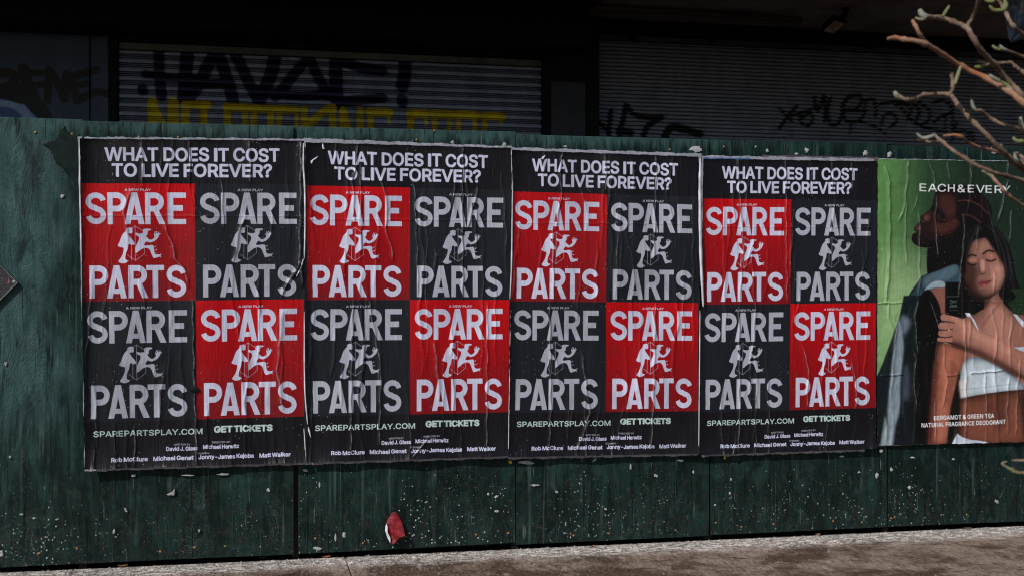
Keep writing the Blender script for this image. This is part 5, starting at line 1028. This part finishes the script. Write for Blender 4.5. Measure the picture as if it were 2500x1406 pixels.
for pts, w in ((r4(330, 950, 320, 1050, 310, 1180), 11), (r4(230, 1050, 300, 1120), 10), (r4(460, 900, 440, 1000, 400, 1180), 12), (r4(470, 910, 530, 980, 640, 1005, 770, 1005), 11), (r4(770, 1005, 650, 1080, 600, 1200), 12), (r4(400, 1120, 500, 1140), 16),
               (r4(790, 1180, 840, 1100, 900, 1090, 1000, 1120, 1100, 1150), 16), (r4(1785, 930, 1830, 980, 1890, 1040), 7), (r4(1930, 910, 1850, 1000, 1780, 1105), 8), (r4(1850, 1000, 2070, 930, 2080, 830), 6), (r4(1970, 960, 1960, 1040, 2020, 1080, 2070, 1020, 2040, 970, 1980, 1010), 7),
               (r4(2080, 830, 2110, 950, 2170, 820, 2170, 1040), 8), (r4(2220, 840, 2190, 960, 2230, 1070, 2300, 1040, 2330, 900), 8), (r4(2380, 820, 2320, 900), 8), (r5(170, 740, 200, 680, 280, 650, 300, 700, 260, 750, 180, 760, 200, 830, 280, 830, 320, 790), 7),
               (r5(180, 760, 340, 760), 6), (r5(320, 690, 380, 680, 400, 730, 400, 800), 7), (r5(330, 700, 320, 790), 6), (r5(230, 830, 225, 910), 5), (r5(260, 830, 380, 860, 470, 920), 5), (r5(440, 860, 460, 790, 520, 780, 545, 830, 500, 870), 7), (r5(430, 710, 560, 700, 640, 740, 620, 820), 7),
               (r5(540, 720, 640, 700, 700, 760, 680, 820), 8), (r5(700, 700, 770, 760, 760, 830, 700, 860), 7), (r5(560, 720, 680, 850, 850, 900), 6), (r5(800, 700, 880, 690, 930, 760, 850, 800, 800, 840), 7), (r5(880, 800, 880, 920), 6), (r5(930, 780, 930, 960), 6), (r5(960, 840, 940, 900, 1030, 900, 1040, 960), 6), (r5(1060, 900, 1080, 980), 6)):
    s2.st(pts, w * 1.25, K, smooth=True, blur=.003)
M_SH2 = s2.mat('shutter_grey_paint', .5, .2)
s3 = Spray(DX(-900, YB), DX(270, YB), 1.7, 4.2, .004, YB - .02, (.060, .095, .175))
def r1(*p): return [(a / 5, 60 + b / 5) for a, b in zip(p[::2], p[1::2])]
BLU = (.12, .20, .50)
s3.po([r1(80 + 480 * math.cos(a), 1290 + 430 * math.sin(a))[0] for a in np.linspace(0, 2 * math.pi, 40)], (.30, .48, .95))
s3.po([r1(60 + 420 * math.cos(a), 1400 + 470 * math.sin(a))[0] for a in np.linspace(0, 2 * math.pi, 40)], (.42, .60, .98))
s3.po([r1(40 + 330 * math.cos(a), 1440 + 440 * math.sin(a))[0] for a in np.linspace(0, 2 * math.pi, 40)], (.08, .18, .50))
s3.st([r1(80 + 520 * math.cos(a), 1290 + 490 * math.sin(a))[0] for a in np.linspace(-1.6, 0, 14)], 22, K)
for pts, w in ((r1(-40, 600, 120, 590, 170, 660, 120, 740, -40, 800), 18), (r1(280, 540, 320, 700, 420, 930), 22), (r1(260, 580, 490, 590), 13), (r1(350, 750, 510, 730), 12), (r1(585, 560, 580, 920), 14), (r1(600, 560, 690, 700, 780, 910), 15), (r1(800, 590, 790, 910), 13),
               (r1(850, 640, 890, 800, 950, 920), 17), (r1(850, 640, 1000, 600, 1170, 550), 15), (r1(930, 740, 1080, 720), 13), (r1(940, 930, 1050, 870, 1180, 820, 1330, 850), 15), (r1(200, 760, 400, 1000, 560, 1160), 20), (r1(-100, 820, 120, 860, 260, 900), 22)):
    s3.st(pts, w * 1.25, (.003, .003, .004), smooth=len(pts) > 3, blur=.003)
M_WALL = s3.mat('painted_wall_panels', .5)
# walls, pillars, lintels
for a, b in ((-2600, -1500), (-1498, -702), (-700, -120), (-118, 219), (221, 266)):
    m = MB(); m.box(DX(a, YB), DX(b, YB) - .002, YB, YB + .05, 0, 3.62, .003); obj('wall_panel', m.mesh('wall_panel', M_WALL), bld)
m = MB(); m.box(DX(267, YB), DX(288, YB), YB - .04, YB + .2, 0, 3.9, .01); obj('pillar', m.mesh('pillar', M_BLACK), bld)
m = MB(); m.box(DX(1322, YB), DX(1456, YB), YB - .10, YB + .2, 0, 3.9, .01); pil = obj('pillar', m.mesh('pillar', M_BLACK), bld)
m = MB(); m.box(DX(1345, YB - .12), DX(1430, YB - .12), YB - .13, YB - .101, 2.2, 3.25, .008); obj('pillar_cover_plate', m.mesh('pillar_cover_plate', plain('dark_blue_plate', (.02, .022, .035), .5)), pil)
zl = zt1; m = MB(); m.box(DX(-2600, YB - .45), DX(1440, YB - .45), YB - .45, YB + .2, zl + .03, 4.6, .01); obj('lintel', m.mesh('lintel', M_BLACK), bld)
m = MB(); m.box(DX(268, YB), DX(1440, YB - .2), YB - .06, YB + .2, zl - .005, zl + .028); obj('shutter_rail', m.mesh('shutter_rail', M_BLACK), bld)
z2t = W(1457, 84, YB)[2]
m = MB(); m.box(DX(1440, YB - .2) + .003, 8, YB - .02, YB + .2, z2t + .003, 4.6, .01); obj('lintel', m.mesh('lintel', M_BLACK), bld)
m = MB(); m.box(DX(-2600, YB), 8, YB + .21, YB + .4, 0, 4.6); obj('inner_wall', m.mesh('inner_wall', M_BLACK), bld)
# roller shutters: every slat a piece
def slat_mesh(name, x0, x1, prof, mat):
    m = MB(); n = len(prof)
    for xx in (x0, x1): m.v += [(xx, y, z) for y, z in prof]
    m.f = [(i, n + i, n + i + 1, i + 1) for i in range(n - 1)]
    return mesh(name, m.v, m.f, mat, False)
p1 = .0672
prof1 = [(.027, 0), (-.010, -.004), (-.012, -.010), (-.0125, -.026), (-.010, -.029), (.027, -.031), (.027, -.036), (-.004, -.038), (-.006, -.0415), (.0, -.043), (.027, -.045), (.027, -.050), (-.004, -.052), (-.006, -.0555), (.0, -.058), (.027, -.060), (.027, -.0665)]
sh = obj('roller_shutter', None, bld, loc=(0, 0, 0)); sh['label'] = 'pale roller shutter sprayed with large purple letters above yellow ones'
sm = slat_mesh('slat', DX(291, YB), DX(1321, YB), prof1, M_SH1)
nsl = 24
for i in range(nsl): obj('slat', sm, sh, loc=(0, YB, zt1 - .07 - i * p1))
m = MB(); m.box(DX(291, YB), DX(1321, YB), YB - .014, YB + .01, zt1 - .066, zt1 - .012, .004); obj('top_rail', m.mesh('top_rail', plain('dull_grey_steel', (.10, .10, .10), .5)), sh)
sh2 = obj('roller_shutter', None, bld, loc=(0, 0, 0)); sh2['label'] = 'dark narrow slatted roller shutter with black scribbled tags'
p2 = .0325
prof2 = [(.026, 0), (-.008, -.004), (-.011, -.009), (-.010, -.014), (.024, -.018), (.026, -.025), (.026, -.0322)]
sm2 = slat_mesh('slat', DX(1459, YB), 8, prof2, M_SH2)
for i in range(46): obj('slat', sm2, sh2, loc=(0, YB, z2t - .05 - i * p2))
m = MB(); m.box(DX(1459, YB), 8, YB - .018, YB + .01, z2t - .046, z2t, .004); obj('top_rail', m.mesh('top_rail', plain('dark_grey_steel', (.06, .06, .062), .5)), sh2)
for px in (1540, 1733, 1924, 2116, 2330, 2560):
    m = MB(); c = W(px, 90 + (px - 1540) * .04, YB)
    m.box(c[0] - .045, c[0] + .045, YB - .06, YB - .02, c[2] - .012, c[2] + .06, .004); m.box(c[0] - .02, c[0] + .02, YB - .075, YB - .061, c[2] - .04, c[2] + .02, .004); obj('bracket', m.mesh('bracket', M_BLACK), sh2)
# canopy soffit over the right bay, and the dark deck over the left
ZS = 3.80; m_s = plain('soffit_board', (.36, .29, .26), .75, scale=3, var=.3)
x = DX(1440, YB - .3); edges = [x]
for w in (1.15, 1.2, 1.2, 1.2, 1.2): edges.append(edges[-1] + w)
YF = -.02
yrows = [YF, .9, 1.72, YB - .022]
for i in range(len(edges) - 1):
    for j in range(3):
        m = MB(); m.box(edges[i] + .003, edges[i + 1] - .003, yrows[j] + .003, yrows[j + 1] - .003, ZS + .004 * ((i + j) % 2), ZS + .05); obj('soffit_board', m.mesh('soffit_board', m_s), bld)
m = MB(); m.box(-14, 8.5, YF, YB + .4, ZS + .06, ZS + .5); obj('canopy_deck', m.mesh('canopy_deck', M_BLACK), bld)
m = MB(); m.box(-14, 8.5, YF - .10, YF - .003, ZS - .10, ZS + .62, .01); obj('canopy_fascia', m.mesh('canopy_fascia', M_SOOT), bld)
m = MB(); m.box(-14, DX(1440, YB - .3) - .003, YF, YB - .47, ZS - .02, ZS + .055); obj('canopy_underside', m.mesh('canopy_underside', M_BLACK), bld)
m = MB(); m.tube([W(1452, 20, 2.1), W(1700, 33, 2.1), W(1955, 50, 2.1)], .028, 8); obj('rusty_pipe', m.mesh('rusty_pipe', plain('rusty_pipe_steel', (.10, .065, .05), .6, .3, scale=6), True), bld)
m = MB(); m.tube([W(2085, 17, 2.0), W(2300, 27, 2.0), W(2560, 40, 2.0)], .012, 8); obj('conduit', m.mesh('conduit', plain('conduit_steel', (.22, .20, .19), .4, .4), True), bld)

# floodlight under the soffit
fl = obj('floodlight', None, label='black rectangular floodlight hanging under the soffit above the right shutter', cat='lamp')
YL_ = 1.75
lens = [W(2010, 77, YL_ - .10), W(2036, 82, YL_ - .12), W(2063, 59, YL_ + .0), W(2038, 51, YL_ + .02)]
back = [W(2006, 62, YL_ + .02), W(2040, 66, YL_ - .0), W(2072, 52, YL_ + .12), W(2033, 36, YL_ + .14)]
cen = sum(lens) / 4; rim = [cen + (p - cen) * 1.22 + np.array([0, .012, .004]) for p in lens]
m = MB(); m.v = [tuple(p) for p in rim + back + [cen + (p - cen) * 1.02 + np.array([0, .004, .001]) for p in lens]]
m.f = [(4, 5, 6, 7)] + [(k, (k + 1) % 4, 4 + (k + 1) % 4, 4 + k) for k in range(4)] + [(k, 8 + k, 8 + (k + 1) % 4, (k + 1) % 4) for k in range(4)]
obj('housing', m.mesh('housing', M_BLACK), fl)
m = MB(); m.v = [tuple(p) for p in lens]; m.f = [(0, 1, 2, 3)]
t = NT('frosted_lens'); t.base(t.mix(t.ramp(t.noise(t.coord(), 12, 3), .42, .58), (.55, .50, .46), (.50, .30, .17))); t.set(.3); obj('lens', m.mesh('lens', t.m), fl)
m = MB(); m.tube([W(2050, 46, YL_ + .08), W(2062, 36, YL_ + .08), W(2066, 26, YL_ + .08)], [.016, .024, .018], 8); m.tube([W(2066, 26, YL_ + .08), W(2066, 12, YL_ + .1)], .03, 8); obj('swivel_arm', m.mesh('swivel_arm', M_BLACK), fl)
m = MB(); m.tube([W(2056, 20, YL_ + .1), W(2075, 14, YL_ + .1), W(2110, -6, YL_ + .1), W(2125, -14, YL_ + .1)], .014, 8); obj('cable', m.mesh('cable', M_BLACK, True), fl)
# plastic sheet hanging at the right
t = NT('bluish_plastic'); t.base(t.mix(t.ramp(t.noise(t.coord(), 9, 4), .4, .6), (.10, .13, .20), (.26, .31, .42))); t.set(.35); t.bump(t.noise(t.coord('Object', (6, 1, 3)), 4, 5, .6), .02)
n = 18; V_ = []; F_ = []
L_ = [(2466, -60), (2460, 0), (2456, 30), (2456, 60), (2460, 88), (2467, 104)]; Rr = [(2600, -60), (2600, 0), (2600, 30), (2590, 55), (2560, 72), (2472, 105)]
for a, b in zip(L_, Rr):
    for k in range(n):
        s = k / (n - 1); px = a[0] + (b[0] - a[0]) * s; py = a[1] + (b[1] - a[1]) * s
        V_.append(tuple(W(px, py, .55 + .05 * math.sin(s * 17 + a[1] * .05) + .03 * math.sin(s * 41))))
for r_ in range(len(L_) - 1):
    for k in range(n - 1): F_.append((r_ * n + k, (r_ + 1) * n + k, (r_ + 1) * n + k + 1, r_ * n + k + 1))
obj('plastic_sheet', mesh('plastic_sheet', V_, F_, t.m, True), label='bluish crumpled plastic sheet hanging under the canopy behind the twigs', cat='plastic sheet')

# ------------------------------------------------------------------ street tree in the foreground
def bark(name, a, b):
    t = NT(name); t.base(t.mix(t.ramp(t.noise(t.coord('Object', (1, 1, 1)), 40, 5, .6), .35, .68), a, b)); t.set(.85, spec=.25); t.bump(t.noise(t.coord(), 260, 5, .7), .0035); return t.m
M_BK = bark('grey_brown_bark', (.17, .105, .075), (.36, .26, .19)); M_OR = bark('orange_brown_bark', (.38, .16, .075), (.42, .27, .20)); M_BUD = bark('olive_bud_skin', (.20, .22, .06), (.33, .33, .20)); M_TIP = bark('downy_bud', (.25, .26, .20), (.42, .42, .36))
tree = obj('street_tree', None, label='bare street tree in the foreground with knobbly twigs and swelling green buds', cat='tree')
def dz(i): return 2.05 + .10 * math.sin(i * 2.3)
BR = [('b', r5(720, 115, 830, 125, 920, 150, 1005, 190, 1060, 270, 1110, 350, 1200, 440, 1300, 560, 1406, 660, 1600, 840), 17, 20), ('b', r5(1008, 188, 1060, 110, 1090, 20, 1100, -80), 14, 12),
      ('o', r5(470, 270, 520, 262, 580, 270, 720, 300, 850, 375, 980, 460, 1150, 540, 1300, 625, 1406, 710, 1600, 880), 14, 24), ('o', r5(640, 145, 660, 180, 690, 240, 738, 297), 14, 12),
      ('b', r5(530, 655, 600, 685, 660, 680, 720, 655, 890, 650, 960, 730, 1070, 850, 1230, 1010, 1330, 1110, 1420, 1180, 1640, 1330), 12, 20), ('b', r5(895, 650, 918, 600, 908, 510), 11, 13),
      ('b', r5(1000, 768, 1110, 765, 1200, 830, 1400, 900, 1600, 980), 11, 14), ('b', r5(670, 962, 740, 975, 832, 970), 9, 10), ('b', r5(785, 922, 850, 980, 1000, 1090, 1160, 1170, 1300, 1215, 1406, 1245, 1640, 1340), 11, 18),
      ('o', r5(1160, 1175, 1210, 1240, 1300, 1340, 1400, 1410, 1500, 1500), 9, 12), ('o', r5(850, 930, 970, 935, 1060, 1000, 1270, 1055, 1406, 1130, 1600, 1260), 9, 14), ('b', r5(1240, 340, 1290, 350, 1406, 395, 1600, 500), 8, 11),
      ('b', r5(1150, 445, 1200, 440, 1310, 432, 1350, 460, 1406, 500, 1600, 660), 10, 13), ('b', r5(1150, 8, 1230, 10, 1262, 50, 1290, 110, 1330, 180, 1406, 245, 1600, 420), 11, 15), ('b', [(2470, 1123), (2500, 1122.5), (2600, 1118), (2700, 1100)], 8, 10),
      ('b', [(2468, 1142), (2500, 1153), (2580, 1150), (2700, 1120)], 9, 10), ('b', r5(1350, 1050, 1406, 1090, 1560, 1250), 9, 14)]
bro = []
for i, (k, pts, w0, w1) in enumerate(BR):
    zc_ = 2.0 + .05 * math.sin(i * 2.1); sp_ = spline([D(a, b, zc_ + .04 * math.sin(j * 1.1 + i)) for j, (a, b) in enumerate(pts)], 5); N = len(sp_)
    rn_ = random.Random(i); rad = [(w0 + (w1 - w0) * j / (N - 1)) * .33 / FPX * zc_ * (1 + .07 * rn_.uniform(-1, 1) + (.38 if j % 5 == 0 and j else 0)) for j in range(N)]; rad[0] *= .7; sp_ = [q_ + np.array([rn_.uniform(-1, 1), 0, rn_.uniform(-1, 1)]) * .0008 for q_ in sp_]
    if pts[-1][0] > 2510:    # run on to the trunk outside the picture
        e_ = D(2900, pts[-1][1] + 330 if pts[-1][1] < 900 else 1250, 2.1); sp_ = sp_ + [sp_[-1] * .5 + e_ * .5 + np.array([0, 0, -.01]), e_]; rad = rad + [rad[-1] * 1.1, rad[-1] * 1.3]
    m = MB(); m.tube(sp_, rad, 8); bro.append(obj('branch', m.mesh('branch', M_OR if k == 'o' else M_BK, True), tree))
BD = [(0, r5(735, 125, 705, 100, 688, 66), 22, 't'), (0, r5(735, 130, 690, 136, 660, 122), 11, 'g'), (0, r5(848, 115, 870, 80, 893, 42), 12, 'g'), (12, r5(1160, 445, 1110, 460, 1068, 462), 14, 'g'), (12, r5(1150, 440, 1120, 430, 1085, 428), 11, 'g'),
      (2, r5(1240, 560, 1200, 540, 1168, 515), 15, 't'), (2, r5(1330, 630, 1290, 590, 1245, 560), 14, 'g'), (2, r5(930, 585, 950, 520, 972, 455), 13, 'g'), (6, r5(1072, 755, 1055, 730, 1043, 686), 12, 't'),
      (4, r5(570, 678, 535, 660, 515, 628), 19, 't'), (4, r5(570, 680, 620, 692, 665, 684), 11, 'g'), (8, r5(790, 932, 730, 950, 700, 945, 668, 918), 13, 't'), (9, r5(1205, 1235, 1160, 1195, 1118, 1175), 12, 'g'), (8, r5(1005, 1095, 975, 1092, 955, 1080), 10, 'g'),
      (6, r5(1406, 895, 1385, 850, 1382, 805), 16, 't'), (6, r5(1420, 968, 1360, 972, 1330, 945), 15, 'g'), (11, r5(1260, 345, 1215, 335, 1188, 315), 11, 'g'), (11, r5(1290, 350, 1260, 335, 1238, 312), 12, 't'),
      (13, r5(1262, 75, 1280, 40, 1270, -5), 16, 'g'), (13, r5(1262, 72, 1200, 72, 1168, 40), 13, 'g'), (13, r5(1200, 10, 1170, 15, 1138, 5), 10, 'g'), (15, [(2472, 1146), (2452, 1136), (2447, 1130), (2458, 1126)], 9, 't'), (15, [(2458, 1140), (2480, 1152), (2512, 1154)], 10, 'g'),
      (16, r5(1345, 1050, 1350, 1090, 1400, 1110), 12, 't'), (4, r5(1230, 1010, 1250, 1000, 1262, 1010), 10, 'b')]
for i, (bi, pts, w, k) in enumerate(BD):
    zc_ = 2.0 + .05 * math.sin(bi * 2.1); sp_ = spline([D(a, b, zc_ - .01) for a, b in pts], 5); N = len(sp_)
    rad = [w * .36 / FPX * zc_ * (.45 + .55 * math.sin(math.pi * (.25 + .70 * j / (N - 1)))) for j in range(N)]
    m = MB(); m.tube(sp_, rad, 8); obj('bud', m.mesh('bud', {'t': M_TIP, 'g': M_BUD, 'b': M_BK}[k], True), bro[bi])
trunk = [D(2960, 3000, 2.2), D(2950, 2000, 2.2), D(2910, 1250, 2.15), D(2900, 500, 2.1), D(2870, -200, 2.1), D(2800, -900, 2.1)]
trunk[0][2] = 0.0
m = MB(); m.tube(spline(trunk, 6), [.042 - .03 * j / 30 for j in range(31)], 12); obj('trunk', m.mesh('trunk', M_BK, True), tree)

# ------------------------------------------------------------------ dry leaves and litter on the pavement
def leaf(px, py, size, rot, col, lab, cat='leaf', name='dry_leaf', curl=.35):
    p = G(px, py, .0); n = 7; v = []; f = []
    for i in range(n):
        t_ = i / (n - 1); w = size * .36 * math.sin(math.pi * (.06 + .9 * t_)) ** .8
        for s in (-1, -.5, 0, .5, 1):
            x_, y_ = (t_ - .5) * size, s * w * (1 + .25 * math.sin(i * 2.1 + s * 3)); z_ = .003 + curl * size * (abs(s) ** 1.6 * .35 + (t_ - .5) ** 2 * .9)
            v.append((x_ * math.cos(rot) - y_ * math.sin(rot), x_ * math.sin(rot) + y_ * math.cos(rot), z_))
    for i in range(n - 1):
        for k in range(4): f.append((i * 5 + k, (i + 1) * 5 + k, (i + 1) * 5 + k + 1, i * 5 + k + 1))
    me = mesh(name, v, f, plain(name + '_skin', col, .7, scale=60), True); obj(name, me, label=lab, cat=cat, loc=tuple(p), group='litter along the foot of the hoarding')
leaf(300, 1383, .055, .3, (.30, .17, .06), 'tan curled dry leaf on pavement below the leftmost poster, nearest the left')
leaf(760, 1355, .040, 1.2, (.34, .10, .03), 'rusty orange leaf upright at the joint under the second poster')
leaf(797, 1361, .045, .2, (.34, .11, .03), 'rusty orange leaf lying just right of the upright orange leaf')
leaf(641, 1363, .040, .1, (.30, .15, .06), 'flat tan leaf on pavement by the black gap below the leftmost poster')
leaf(1449, 1334, .035, .4, (.34, .14, .05), 'small brown leaf on pavement below the third poster', curl=.3)
leaf(1997, 1306, .040, .3, (.22, .13, .08), 'small dull brown leaf on pavement below the fourth poster')
leaf(2362, 1291, .060, .0, (.17, .10, .07), 'dark brown flat leaf on pavement below the green poster', curl=.2)
leaf(1716, 1309, .080, .1, (.45, .45, .46), 'crumpled whitish paper litter on pavement below the fourth poster left edge', cat='litter', name='paper_litter', curl=.5)
